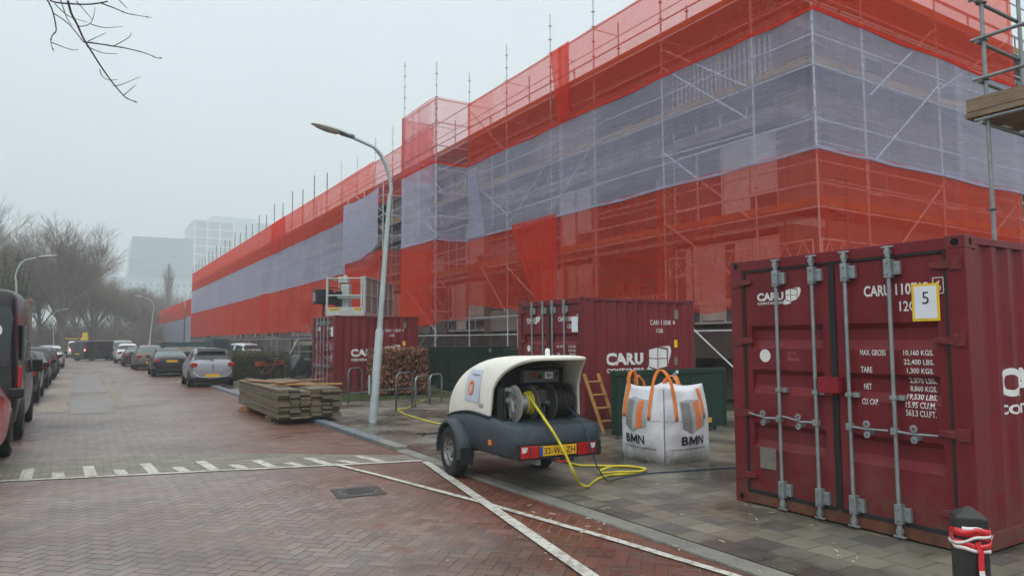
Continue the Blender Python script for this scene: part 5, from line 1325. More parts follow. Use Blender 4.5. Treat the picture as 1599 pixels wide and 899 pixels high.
hoop((8.2,34.0), (8.8,34.5), .80, M['galv'], 'galvanised bicycle hoop in front of the covered moped')
o = obj('barrier_rail', MB().tube([(6.42,19.15,.32),(7.45,19.7,.32),(9.0,20.4,.32)], .02, 6).tube([(9.0,20.4,.0),(9.0,20.4,.34)], .02, 6), M['tubed']); tag(o, 'low dark rail in front of the brown beech hedge', 'rail')

# lamp posts
M['lamp'] = pmat('pale_lamp_post_paint', (.40,.46,.47), .5, .1, .1, 3, .1)
M['lhead'] = pmat('lamp_head_shell', (.42,.43,.42), .5, 0, .12, 6); M['lglass'] = pmat('lamp_glass', (.42,.42,.38), .2, 0, .1, 6)
def lamppost(lbl, loc, H, arm, lean, rotz, first=True):
    """arm reaches local -x; lean is the x drift at the top"""
    t = thing('street_lamp', lbl, 'street lamp', loc, rotz, 'grey street lamps along the street')
    def ax(z): return lean*z/H
    obj('base_sleeve', MB().tube([(0,0,0),(ax(1.95),0,1.95),(ax(2.02),0,2.02)], [.088,.086,.062], 16), M['lamp'], t, autos=40)
    pts = [(ax(2.0),0,2.0),(ax(4.9),0,4.9)]
    r0 = .62
    for i in range(1,8):
        a = i/7*math.radians(72); pts.append((ax(4.9)+.05-r0*1.0*(1-math.cos(a)), 0, 4.9+(H-.14-4.9)*math.sin(a)/math.sin(math.radians(72))))
    pts.append((-arm*.55, 0, H+.02)); 
    obj('pole', MB().tube(pts, [.06,.048]+[.042]*6+[.036]*2, 14), M['lamp'], t, autos=50)
    if first: obj('hatch', MB().b2(-.095,-.080,-.045,.045,.6,1.0), M['lamp'], t, bevel=.006)
    hx = -arm*.55; tilt = .16
    def hp(u, w_, z): return (hx-u, w_, H+.03+u*tilt+z)
    top = MB()
    sec = [(-.02,.05,.035),(.08,.07,.06),(.25,.12,.075),(.5,.13,.07),(.72,.10,.05),(.84,.05,.02)]
    ns = 10
    for (u, w_, h) in sec:
        for i in range(ns+1): a = PI*i/ns; top.v.append(hp(u, w_*math.cos(a), h*math.sin(a)))
    for j in range(len(sec)-1):
        for i in range(ns): a = j*(ns+1)+i; top.f.append((a,a+1,a+ns+2,a+ns+1)); top.m.append(0)
    for j in range(len(sec)-1): a = j*(ns+1); top.f.append((a,a+ns,a+2*ns+1,a+ns+1)); top.m.append(0)
    top.f.append(tuple(range(ns+1)))
    top.m.append(0)
    hd = obj('lamp_head', top, M['lhead'], t, autos=60)
    gl = MB()
    sec = [(.24,.09,.02),(.3,.105,.05),(.5,.115,.065),(.7,.085,.045),(.8,.04,.015)]
    for (u, w_, h) in sec:
        for i in range(ns+1): a = PI*i/ns; gl.v.append(hp(u, w_*math.cos(a), -.004-h*math.sin(a)))
    for j in range(len(sec)-1):
        for i in range(ns): a = j*(ns+1)+i; gl.f.append((a,a+1,a+ns+2,a+ns+1)); gl.m.append(0)
    obj('lamp_glass', gl, M['lglass'], hd, smooth=True)
    obj('clamp', MB().tube([hp(-.08,0,.0),hp(.22,0,.0)], .055, 8), M['tubed'], hd)
    return t
lp = lamppost('tall leaning pale grey street lamp on the pavement between the timber stack and the trailer', (5.38,14.5,.03), 6.15, 1.05, .42, math.radians(0))
def farlamp(x, y, rz, lb, k=1.0): return dup(lp, (x,y,.03), rz, lb, k)
farlamp(-2.75, 45, PI, 'street lamp rising just beyond the tall black van', 1.02)
farlamp(-2.8, 100, PI, 'street lamp on the left kerb, second from the camera, above the parked cars', .92)
farlamp(5.6, 78, 0, 'street lamp on the right kerb in front of the far second block')
farlamp(5.6, 140, 0, 'street lamp on the right kerb beyond the dark van')
farlamp(-1.5, 150, PI, 'farthest street lamp on the left, thin against the trees')
farlamp(3.0, 165, 0, 'small far street lamp against the trees behind the dark van')
farlamp(8.5, 195, 0, 'tiny farthest street lamp on the right in front of the trees')

# ---------------- hedges ----------------
def leafbox(x0,x1,y0,y1,z0,z1,n,s_,edge=.16,rag=.05):
    mb = MB()
    for _ in range(n):
        f = rnd.random()
        p = [rnd.uniform(x0,x1), rnd.uniform(y0,y1), rnd.uniform(z0,z1)]
        k = rnd.choice((0,0,1,1,2)); lo, hi = ((x0,x1),(y0,y1),(z0,z1))[k]
        dpt = abs(rnd.gauss(0,edge*.5)); p[k] = (hi-dpt+rag*noise.noise(Vector(p)*3)) if (k == 2 or rnd.random() < .5) else (lo+dpt+rag*noise.noise(Vector(p)*3))
        a = Vector((rnd.gauss(0,1),rnd.gauss(0,1),rnd.gauss(0,1))).normalized(); b = a.orthogonal().normalized(); c_ = a.cross(b); P = Vector(p); s = s_*rnd.uniform(.6,1.3)
        mb.add([P-b*s, P+c_*s*.55, P+b*s, P-c_*s*.55+a*s*.25], [(0,1,2,3)])
    return mb
M['beech'] = leafmat('brown_beech_leaves', (.10,.035,.016), (.42,.20,.11), (.20,.08,.035), 6)
M['twig'] = pmat('hedge_twigs_dark_core', (.05,.035,.025), .8, 0, .3, 9)
t = thing('beech_hedge', 'clipped brown leaved beech hedge in front of the far container', 'hedge', (8.85,21.15,.03), math.radians(0))
obj('leaves', leafbox(-1.0,.62,-.62,.62,.12,1.5,7500,.055,.2,.09), M['beech'], t, fixn=False)
tw_ = MB()
for i in range(90):
    x, y = rnd.uniform(-.9,.52), rnd.uniform(-.5,.5); tw_.tube([(x,y,0),(x+rnd.uniform(-.1,.1),y+rnd.uniform(-.1,.1),.6),(x+rnd.uniform(-.2,.2),y+rnd.uniform(-.2,.2),1.35)], [.014,.01,.004], 4)
tw_.b2(-.8,.42,-.4,.4,.25,1.3)  # dark box stands in for the shade deep among the twigs
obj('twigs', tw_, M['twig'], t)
M['hedge'] = leafmat('green_hedge_leaves', (.030,.040,.014), (.085,.10,.035), (.07,.06,.03), 3)
t = thing('privet_hedge', 'low olive green hedge right of the silver car, behind the timber stack', 'hedge', (7.0,34.6,.03))
hm = leafbox(-1.5,1.35,-1.2,9,.0,1.25,26000,.035,.2,.12); obj('leaves', hm, M['hedge'], t, fixn=False); obj('twigs', MB().b2(-1.25,1.1,-.95,8.7,.0,1.08), M['twig'], t)  # twigs here is one dark box, added as the hedge's inner shade

# ---------------- lift cage on the far container ----------------
ang = math.radians(90-37.6)   # local x = long side direction
t = thing('lift_platform', 'galvanised steel lift platform with railings sitting on the far container roof', 'platform', (8.36,23.45,2.66), ang)
# local +x along the long side away from camera, local +y to the left
Lx, Wy, Hh = 3.6, 1.40, 1.38
M['dull'] = pmat('dull_aluminium_sheet', (.30,.255,.25), .5, .3, .15, 4); M['cg'] = pmat('galvanised_cage_paint', (.42,.47,.45), .5, .1, .15, 5)
obj('floor_frame', MB().b2(0,Lx,0,Wy,.0,.10).b2(-.02,.0,0,Wy,.0,.30), M['cg'], t, bevel=.006)
for (y0, n_) in ((.12,3),(.92,4)):
    st = MB()
    for i in range(n_): st.prism([(y0+i*.085,.20),(y0+i*.085+.04,.20),(y0+i*.085+.06,.26),(y0+i*.085+.02,.26)], 'x', -.0235, -.0205)
    obj('hazard_stripes', MB().b2(-.0215,-.0202,y0-.02,y0+.085*n_+.02,.185,.275), M['yellow'], t); obj('hazard_marks', st, M['black'], t)
rl = MB()
for (x, y) in ((.03,.03),(.03,Wy-.03),(.03,.12)): rl.b2(x-.03,x+.03,y-.035,y+.035,.1,Hh)
for z in (.72,1.32): rl.tube([(.03,.03,z),(.03,Wy-.03,z)], .022, 8)
rl.tube([(.03,Wy-.03,1.32),(1.2,Wy-.03,1.32)], .022, 8).tube([(.03,Wy-.03,.72),(1.2,Wy-.03,.72)], .022, 8).tube([(1.2,Wy-.03,.1),(1.2,Wy-.03,1.32)], .022, 8)
obj('railing', rl, M['cg'], t)
obj('side_panel', MB().b2(.06,Lx,.0,.02,.12,Hh-.04), M['dull'], t)
ps = MB()
for i in range(6): x = .06+i*(Lx-.12)/5; ps.b2(x-.025,x+.025,-.03,-.001,.1,Hh)
ps.b2(.0,Lx,-.035,-.002,Hh-.05,Hh).b2(.0,Lx,-.028,-.001,.72,.76)
obj('panel_ribs', ps, M['cg'], t, bevel=.004)
mt = MB().b2(.5,.8,.75,1.05,.1,1.15).tube([(.65,.9,1.1),(.62,.95,1.5)], .06, 8).b2(.5,.78,.8,1.15,1.2,1.42); obj('hoist_motor', mt, M['cg'], t, bevel=.02)
obj('hoist_arm', MB().b2(.3,.4,.1,1.1,.62,.74,0).tube([(.35,.15,.62),(.35,.15,.45)], .03, 8), M['galv'], t, bevel=.006)
obj('gearbox', MB().b2(.42,.6,1.0,1.2,.35,.9).lathe([(0,-.1),(.1,-.1),(.1,.1),(0,.1)], (.4,1.25,.5), 'x', 12), M['black'], t, bevel=.01)
obj('feet', MB().b2(.1,.25,.05,Wy-.05,-.06,-.001).b2(1.6,1.75,.05,Wy-.05,-.06,-.001), M['galvd'], t)
t = thing('control_box', 'black control box on a thin post at the left edge of the far container roof', 'control box', (7.25,24.6,2.63))
obj('post', MB().tube([(0,0,0),(0,0,.5)], .035, 8), M['black'], t); obj('housing', MB().b2(-.32,.30,-.18,.18,.46,.98).b2(.3,.55,-.1,.1,.62,.9), M['black'], t, bevel=.03)
obj('cable_loop', MB().tube([(.1,0,.98),(.2,-.05,1.06),(.5,-.05,1.04),(.7,0,.9)], .02, 6), M['black'], t, smooth=True)
obj('panel', MB().b2(-.34,-.322,-.14,.14,.55,.85), M['galv'], t)

# ---------------- scaffold corner with planks at the right edge ----------------
t = thing('scaffolding', 'steel tube scaffold corner with thick planks behind the nearest container, right edge', 'scaffold', (9.35,4.08,.03))
def cpl(mb, x, y, z): mb.box((x,y,z), (.085,.085,.06)); mb.tube([(x-.06,y,z),(x+.06,y,z)], .012, 6)
for (x, y) in ((0,0),(0,-2.6),(1.0,0),(1.0,-2.6)):
    mb = MB().tube([(x,y,0),(x,y,6.6)], .0245, 12); obj('upright', mb, M['galvd'], t, autos=40)
mb = MB()
for z in (3.3,5.88): mb.lathe([(.024,-.006),(.06,-.006),(.06,.006),(.024,.006)], (0,0,z), 'z', 10)
for z in (5.43,4.93,4.42): cpl(mb, 0, 0, z)
obj('coupler', mb, M['tubed'], t)
for z, zz in ((5.43,0),(4.93,0),(4.42,0),(5.95,0)):
    obj('ledger', MB().tube([(-.04,.12,z),(-.04,-2.8,z)], .0235, 10), M['galvd'], t, autos=40)
    obj('ledger', MB().tube([(.0-.1,.03,z-.05),(1.2,.03,z-.05)], .0235, 10), M['tubed'] if z > 4.5 else M['galvd'], t, autos=40)
def plankmat():
    n = NT('raw_scaffold_plank'); P = n.pos(); mp = n.n('ShaderNodeMapping', {'Vector': P, 'Scale': (10,.8,10)}); a = n.noise(mp.outputs[0], 4, 6, .65)
    return n.bsdf(n.mix(n.rng(a, .35, .65, 0, 1), (.15,.10,.06), (.30,.22,.15)), .75, 0, n.bump(a, .5, .01))
M['plank'] = plankmat()
for i in range(5): obj('plank', MB().b2(-.07+i*.235,.155+i*.235,-2.9,.22-(.05*i if i%2 else -.0),4.46,4.53), M['plank'], t, bevel=.004)
obj('side_plank', MB().b2(-.075,-.03,-2.9,.2,4.533,4.70), M['plank'], t, bevel=.004)

# ---------------- site fence, trestle, covered moped, bicycle ----------------
def fence_panel(p, q, lb):
    p, q = Vector((*p,.03)), Vector((*q,.03)); t = thing('site_fence', lb, 'fence', p); L = (q-p).length; t.rotation_euler = (0,0,math.atan2(q.y-p.y,q.x-p.x))
    obj('frame', MB().tube([(0,0,.05),(0,0,2.0),(L,0,2.0),(L,0,.05)], .021, 6).tube([(0,0,.2),(L,0,.2)], .018, 6), M['galv'], t)
    w_ = MB(); n = int(L/.11)
    for i in range(1,n): w_.box((L*i/n,0,1.1), (.005,.005,1.8))
    for z in (.5,.8,1.1,1.4,1.7): w_.box((L/2,0,z), (L,.005,.005))
    obj('mesh', w_, M['galv'], t); obj('foot', MB().b2(-.3,.3,-.1,.1,0,.08), M['black'], t, bevel=.01)
fence_panel((11.2,45.0), (9.4,42.1), 'site fence panel standing nearest behind the green hedge')
fence_panel((11.2,48.5), (11.2,45.1), 'site fence panel in the middle of the row behind the hedge')
fence_panel((11.2,52.0), (11.2,48.6), 'site fence panel farthest along the row under the red netting')
t = thing('trestle_tower', 'pale aluminium working trestle with a board left of the far container', 'trestle', (9.9,38.0,.03))
tr = MB()
for x in (0,1.5): tr.tube([(x,0,0),(x,0,2.2)], .025, 6).tube([(x,.8,0),(x,.8,2.2)], .025, 6)
for z in (.3,1.2,2.15): 
    tr.tube([(0,0,z),(1.5,0,z)], .02, 6); tr.tube([(0,.8,z),(1.5,.8,z)], .02, 6)
for z in [.3*i for i in range(1,8)]: tr.tube([(0,0,z),(0,.8,z)], .016, 6); tr.tube([(1.5,0,z),(1.5,.8,z)], .016, 6)
tr.tube([(-1.1,-.5,0),(-.05,0,1.9)], .025, 6); tr.tube([(1.1,-.6,.4),(.4,-.02,2.7)], .025, 6)
obj('frame', tr, M['galv'], t); obj('working_board', MB().b2(-.1,1.7,.1,.7,1.55,1.75), pmat('pale_plywood', (.36,.33,.24), .7), t)
t = thing('covered_moped', 'moped under a black sheet beside the far container', 'moped', (9.15,34.6,.03), math.radians(-50))
cv = MB()
def cov(u, v):
    y = -1.0+2.0*u; prof_ = hermite([(0,.35),(.12,.75),(.3,1.12),(.42,.95),(.55,.85),(.75,.92),(.9,.7),(1,.3)], u); wd = hermite([(0,.1),(.2,.33),(.35,.42),(.6,.33),(.9,.28),(1,.1)], u)
    a = PI*v; c_ = math.cos(a); s_ = math.sin(a); z = .08+(prof_-.08)*s_**.6; x = wd*math.copysign(abs(c_)**.6, c_)
    k = noise.noise(Vector((x*5,y*5,z*3)))*.06+.02*math.sin(9*u+7*v); return (x+k, y, max(.02,z+k*.6))
cv.grid(cov, 36, 24); obj('cover', cv, pmat('black_tarpaulin', (.022,.028,.033), .3, 0, .3, 6, .3, 20), t, smooth=True)
for y in (-.62,.62): obj('wheel', MB().lathe([(.14,-.05),(.24,-.05),(.26,0),(.24,.05),(.14,.05)], (0,y,.26), 'x', 20), M['tyre'], t)
t = thing('bicycle', 'orange red bicycle leaning on the end of the green hedge', 'bicycle', (7.35,33.1,.03), math.radians(-62))
M['obike'] = pmat('orange_bicycle_paint', (.30,.065,.04), .5)
for y in (-.5,.5):
    wh = obj('wheel', MB().tube([(0,y+.31*math.cos(a*PI/12),.33+.31*math.sin(a*PI/12)) for a in range(25)], .018, 6, cap=False), M['tyre'], t, smooth=True)
    sp_ = MB(); 
    for a in range(12): sp_.tube([(0,y,.33),(0,y+.3*math.cos(a*PI/6),.33+.3*math.sin(a*PI/6))], .002, 3)
    obj('spokes', sp_, M['galv'], wh)
obj('frame', MB().tube([(0,-.5,.33),(0,-.1,.30),(0,.32,.72),(0,.28,.85)], .02, 6).tube([(0,-.1,.30),(0,-.25,.80)], .02, 6).tube([(0,-.2,.68),(0,.32,.72)], .02, 6).tube([(0,.32,.72),(0,.5,.33)], .016, 6).tube([(0,-.5,.33),(0,-.22,.70)], .014, 6), M['obike'], t)
obj('saddle', MB().b2(-.07,.07,-.38,-.14,.82,.88), M['black'], t, bevel=.02); obj('handlebar', MB().tube([(-.28,.18,.95),(-.2,.28,.98),(.2,.28,.98),(.28,.18,.95)], .013, 6).tube([(0,.28,.85),(0,.28,.98)], .013, 6), M['galv'], t)
obj('basket', MB().b2(-.18,.18,.36,.62,.68,.70).b2(-.18,.18,.36,.37,.90,.92).b2(-.18,.18,.61,.62,.70,.92).b2(-.18,-.17,.37,.61,.70,.92).b2(.17,.18,.37,.61,.70,.92), M['obike'], t)
obj('crate', MB().b2(-.16,.16,-.72,-.42,.66,.68).b2(-.16,.16,-.72,-.71,.68,.86).b2(-.16,.16,-.43,-.42,.68,.86).b2(-.16,-.15,-.71,-.43,.68,.86).b2(.15,.16,-.71,-.43,.68,.86), M['obike'], t)
# ---------------- cars ----------------
def paint(nm, col, rough=.22, metal=.25): return pmat(nm, col, rough, metal, .02, 1)
def car(lbl, loc, rotz, kind, col, group, glass='glass', lightkind='hatch', plate=True, lvl=2, tall=0):
    """local: rear bumper at y=0 facing -y, nose at +y, x across"""
    t = thing({'hatch':'parked_car','sedan':'parked_car','wagon':'parked_car','suv':'parked_car','van':'parked_van'}[kind], lbl, 'car' if kind != 'van' else 'van', loc, rotz, group)
    K = {  # L, halfwidth, belt, roof, stations (y, ztop, belt, roofhalf, cabin?)
     'hatch': (3.8,.83,.93,1.50,[(0,.62,.58,0),(.03,.95,.90,0),(.13,1.02,.97,0),(.42,1.44,.98,1),(.60,1.49,.97,1),(1.45,1.52,.95,1),(1.52,1.52,.95,2),(2.15,1.47,.93,1),(2.35,1.42,.92,1),(3.0,.98,.90,0),(3.5,.86,.80,0),(3.72,.72,.66,0),(3.8,.5,.46,0)]),
     'sedan': (4.55,.87,.92,1.42,[(0,.60,.55,0),(.05,.98,.90,0),(.25,1.02,.95,0),(.78,1.03,.96,0),(1.20,1.34,.95,1),(1.55,1.41,.94,1),(2.15,1.43,.93,1),(2.22,1.43,.93,2),(2.75,1.40,.92,1),(2.95,1.35,.91,1),(3.55,.97,.89,0),(4.2,.85,.78,0),(4.48,.70,.62,0),(4.55,.48,.44,0)]),
     'wagon': (4.6,.88,.98,1.55,[(0,.62,.56,0),(.04,1.0,.95,0),(.14,1.06,1.0,0),(.40,1.45,1.0,1),(.6,1.53,1.0,1),(1.6,1.57,.99,1),(1.67,1.57,.99,2),(2.6,1.55,.97,1),(2.9,1.47,.96,1),(3.5,1.03,.93,0),(4.2,.92,.85,0),(4.52,.75,.68,0),(4.6,.5,.46,0)]),
     'suv': (4.4,.90,1.05,1.66,[(0,.65,.60,0),(.04,1.05,1.0,0),(.12,1.12,1.05,0),(.40,1.56,1.06,1),(.6,1.64,1.06,1),(1.5,1.68,1.05,1),(1.57,1.68,1.05,2),(2.4,1.65,1.04,1),(2.65,1.58,1.03,1),(3.2,1.13,1.0,0),(4.0,1.0,.92,0),(4.32,.8,.74,0),(4.4,.55,.5,0)]),
     'van': (5.1,.96,1.12,1.95,[(0,.60,.56,0),(.03,1.10,1.04,0),(.06,1.16,1.10,0),(.14,1.88,1.12,2),(.30,1.96,1.12,2),(1.2,1.98,1.12,2),(2.9,1.98,1.12,2),(3.0,1.97,1.12,1),(3.75,1.92,1.12,1),(3.95,1.84,1.12,1),(4.55,1.20,1.06,0),(4.95,1.0,.92,0),(5.1,.6,.5,0)]),
    }[kind]
    L, hw, belt, roofz, st = K; zb = .22 if kind != 'suv' else .28
    mb = MB(); R0 = []
    for (y, zt, bl, c_) in st:
        if tall and zt > 1.5: zt += tall
        if tall: bl += .12
        e = min(y, L-y); k = 1-.16*max(0,1-e/.55)**2; w_ = hw*k
        rw = w_*(.70 if kind != 'van' else .84) if c_ else w_*.82
        b0 = zb+(.10 if e < .3 else 0)
        half = [(w_*.86,b0),(w_*.97,b0+.07),(w_*1.0,min(.55,bl-.03)),(w_*.985,bl-.06 if c_ else bl-.02),(w_*.95,bl)]
        if c_: half += [(rw+.045,zt-.09),(rw-.03,zt-.02),(rw*.6,zt+.015)]
        else: half += [(w_*.90,bl+(zt-bl)*.5),(w_*.80,zt-.005),(w_*.5,zt+.005)]
        ring_ = half+[(0,zt+.02 if c_ else zt+.012)]+[(-a,b) for a,b in reversed(half)]
        mb.v += [(a,y,b) for a,b in ring_]; R0.append(len(ring_))
    n = R0[0]; ng = {4,5} 
    for j in range(len(st)-1):
        c0, c1 = st[j][3], st[j+1][3]; 
        for i in range(n):
            i2 = (i+1)%n; mat = 0
            if i == n-1: mat = 2
            side_ = i in (4, n-6)
            if side_ and c0 and c1 and not (c0 == 2 and (kind == 'van')) and not (st[j+1][3] == 2 and abs(st[j+1][0]-st[j][0]) < .1) : mat = 1
            if kind == 'van' and side_ and j < 7: mat = 0
            if (c0 == 0) != (c1 == 0) and i in (5,6,7,8,9,10)[0:6] and 5 <= i <= n-7: mat = 1
            mb.f.append((j*n+i,j*n+i2,(j+1)*n+i2,(j+1)*n+i)); mb.m.append(mat)
    mb.f += [tuple(range(n)), tuple(range((len(st)-1)*n,len(st)*n))]; mb.m += [0,0]
    pm = paint('car_paint_'+lbl.split()[0], col) if not isinstance(col, bpy.types.Material) else col
    me = mb.mesh('body', [pm, M[glass], M['black']], True)
    o = bpy.data.objects.new('tmp', me); C.objects.link(o); s_ = o.modifiers.new('s','SUBSURF'); s_.levels = lvl
    dg = bpy.context.evaluated_depsgraph_get(); ev = bpy.data.meshes.new_from_object(o.evaluated_get(dg)); bpy.data.objects.remove(o)
    # split glass islands from the body
    vs = [tuple(v.co) for v in ev.vertices]; groups = {0: [], 1: []}
    for p in ev.polygons: groups[1 if p.material_index == 1 else 0].append((tuple(p.vertices), p.material_index))
    def part(nm, fl, mats, par, push=0.0):
        used = {}; mm = MB()
        for f, m_ in fl:
            g_ = []
            for i in f:
                if i not in used: used[i] = len(mm.v); mm.v.append(vs[i])
                g_.append(used[i])
            mm.f.append(tuple(g_)); mm.m.append(0 if len(mats) == 1 else m_)
        return obj(nm, mm, mats, par, smooth=True, fixn=False)
    body = part('body', groups[0], [pm, M[glass], M['black']], t)
    # glass islands by position
    isl = {}
    for f, m_ in groups[1]:
        cx = sum(vs[i][0] for i in f)/len(f); cy_ = sum(vs[i][1] for i in f)/len(f)
        rearish = cy_ < st[4][0] and abs(cx) < hw*.68; frontish = cy_ > L*.6 and abs(cx) < hw*.68
        key = 'rear' if rearish and kind != 'van' else ('front' if frontish else ('left' if cx < 0 else 'right'))
        isl.setdefault(key, []).append((f, 0))
    for k_, fl in isl.items(): part('windscreen' if k_ == 'front' else 'window', fl, [M[glass]], t)
    # wheels
    wr = .31 if kind in ('hatch','sedan') else .335; ya, yf = (.62 if kind == 'hatch' else .85), L-(.72 if kind == 'hatch' else .85)
    for y in (ya, yf):
        for s in (-1, 1):
            ar = MB().lathe([(0,0),(wr+.065,0),(wr+.065,.05),(0,.05)], (s*(hw+.002) - (.05 if s > 0 else .0),y,wr+.01), 'x', 24); ar.v = [(a,b,max(c_,zb-.02)) for a,b,c_ in ar.v]
            obj('wheel_arch', ar, M['black'], t)
            cx = s*(hw-.09)
            w_ = obj('wheel', MB().lathe([(.19,-.1),(wr-.03,-.1),(wr-.005,-.085),(wr,0),(wr-.005,.085),(wr-.03,.1),(.19,.1)], (cx,y,wr), 'x', 28), M['tyre'], t, autos=40)
            sp = MB().lathe([(0,s*.085),(.06,s*.085),(.07,s*.06),(.17,s*.06),(.2,s*.1),(.205,s*.09)], (cx,y,wr), 'x', 24); obj('rim', sp, M['rim'], w_, autos=40)
            sk = MB()
            for i in range(5): a = 2*PI*i/5+.3; sk.lathe([(0,s*.068),(.038,s*.068),(.042,s*.055)], (cx,y+.12*math.cos(a),wr+.12*math.sin(a)), 'x', 10)
            obj('rim_holes', sk, M['blackhole'], w_)
    # lights, plate, bumper strip, mirrors
    zl = belt-.12
    for s in (-1, 1):
        if kind == 'van': lz0, lz1, lx0, lx1 = .98, 1.36, .89, .955
        elif lightkind == 'sedan': lz0, lz1, lx0, lx1 = .75, .90, .58, .82
        else: lz0, lz1, lx0, lx1 = .80, .96, .56, .80
        b = MB(); x0, x1 = sorted((s*lx0, s*lx1)); b.b2(x0,x1,-.012 if kind!='van' else -.02,.14 if kind!='van' else .16,lz0,lz1)
        tl = obj('tail_light', b, M['redlens'], t, bevel=.03, seg=3)
        hl = MB().b2(min(s*.5,s*.78),max(s*.5,s*.78),L-.30,L-.06,.56,.72); obj('headlight', hl, M['clearlens'], t, bevel=.03)
        mr = MB().b2(min(s*(hw-.02),s*(hw+.17)),max(s*(hw-.02),s*(hw+.17)),L*.66 if kind != 'van' else 3.95,L*.66+.10 if kind != 'van' else 4.05,belt+.0,belt+.15 if kind != 'van' else belt+.28)
        obj('mirror', mr, M['black'], t, bevel=.03, seg=3)
    if plate:
        z0 = .40 if lightkind == 'hatch' else .74
        if kind == 'van': z0 = .62
        obj('number_plate', MB().b2(-.26,.26,-.035,-.018,z0,z0+.115), M['plate'], t, bevel=.003)
    obj('rear_bumper', MB().b2(-hw*.78,hw*.78,-.022,.12,.27,.40), M['black'], t, bevel=.03, seg=3); obj('front_bumper', MB().b2(-hw*.7,hw*.7,L-.12,L+.01,.25,.36), M['black'], t, bevel=.03, seg=3)
    obj('underbody', MB().b2(-hw*.8,hw*.8,.3,L-.3,.16,.30), M['black'], t)
    return t
GR, GL = 'cars parked along the right kerb', 'cars parked along the left kerb'
cs = car('silver grey hatchback parked nearest on the right, just beyond the timber stack', (4.42,29.75,.0), math.radians(-1.5), 'hatch', (.29,.30,.33), GR)
# rear details of the nearest car
obj('spoiler', MB().prism([(.28,1.43),(.22,1.40),(.50,1.49),(.52,1.52)], 'x', -.55, .55), M['black'], cs, bevel=.01)
obj('wiper', MB().tube([(-.02,.10,1.07),(-.38,.16,1.12)], .01, 6).lathe([(0,-.02),(.03,-.02),(.03,.02),(0,.02)], (0,.09,1.07), 'y', 10), M['black'], cs)
obj('bumper_trim', MB().tube([(-.72,.02,.62),(-.5,-.03,.42),(0,-.045,.37),(.5,-.03,.42),(.72,.02,.62)], .014, 6), pmat('bright_trim', (.55,.57,.6), .3, .3), cs, smooth=True)
obj('badge', MB().lathe([(.035,-.01),(.06,-.012),(.06,.005),(.035,.005)], (0,-.005,.80), 'y', 16), M['galv'], cs)
car('black saloon car with a yellow plate parked second on the right', (3.98,40.0,0), math.radians(-1), 'sedan', (.016,.018,.024), GR, 'glassl', 'sedan')
car('brownish estate car with a pale tailgate parked third on the right', (3.78,50.5,0), 0, 'wagon', (.16,.135,.11), GR, 'glassl')
car('dark car with red tail lights parked fourth on the right', (3.5,58.5,0), 0, 'sedan', (.04,.02,.025), GR, 'glassl', 'sedan')
car('white car parked fifth on the right', (3.35,68,0), 0, 'suv', (.62,.63,.64), GR)
car('grey van parked farthest on the right beyond the white car', (3.5,80,0), 0, 'van', (.30,.34,.34), GR, 'glassl')
car('white car behind the site fence under the red netting', (11.6,58,0), math.radians(20), 'suv', (.60,.61,.62), 'cars')
dv = car('dark van with lit brake lights turning across the far end of the street', (-.35,79.5,0), math.radians(-48), 'van', (.022,.024,.028), 'vans')
rdv = MB().b2(-.70,-.10,.02,.05,1.25,1.75).b2(.10,.70,.02,.05,1.25,1.75); obj('window', rdv, M['glass'], dv)
em = NT('lit_brake_lamp'); e_ = em.n('ShaderNodeEmission', {'Color': (1,.25,.18,1), 'Strength': 6}); em.t.links.new(e_.outputs[0], em.out.inputs[0])
for s in (-1,1): obj('brake_lamp', MB().b2(min(s*.86,s*.96),max(s*.86,s*.96),-.04,-.021,.98,1.12), em.mat, dv, bevel=.01)
car('red car standing in front of the tall black van on the left', (-1.73,10.5,0), 0, 'hatch', (.42,.015,.02), GL)
va = car('tall black van with a white letter on its rear window', (-1.84,15.1,0), math.radians(.5), 'van', (.012,.012,.014), GL, tall=.78)
obj('window', MB().b2(.06,.74,.03,.075,1.35,2.25).b2(-.74,-.06,.03,.075,1.35,2.25), M['glass'], va)
tm = MB(); put_text(tm, 'P', (.44,.022,1.72), (1,0,0), (0,0,1), .2, .38, .02); obj('lettering', tm, M['white'], va, fixn=False)
obj('door_seam', MB().b2(-.004,.004,.015,.03,.62,2.4), M['blackhole'], va)
obj('side_window', MB().b2(.90,.93,.6,1.7,1.45,2.1).b2(.90,.93,1.85,2.85,1.45,2.1), M['glass'], va)
car('black estate car with a red tail light parked just beyond the black van', (-1.93,24.6,0), 0, 'wagon', (.014,.015,.017), GL)
car('dark green grey car third in the left row', (-1.95,32.3,0), 0, 'sedan', (.03,.04,.045), GL)
car('black car fourth in the left row', (-1.95,39.6,0), 0, 'wagon', (.02,.02,.025), GL)
car('dark blue car fifth in the left row', (-1.95,47.5,0), 0, 'hatch', (.02,.035,.10), GL)
car('white car at the far end of the left row beside the dark van', (-1.95,58,0), 0, 'wagon', (.6,.61,.62), GL)
car('pale van standing beyond the dark van at the far end of the street', (-.6,98,0), 0, 'van', (.55,.56,.57), 'vans')

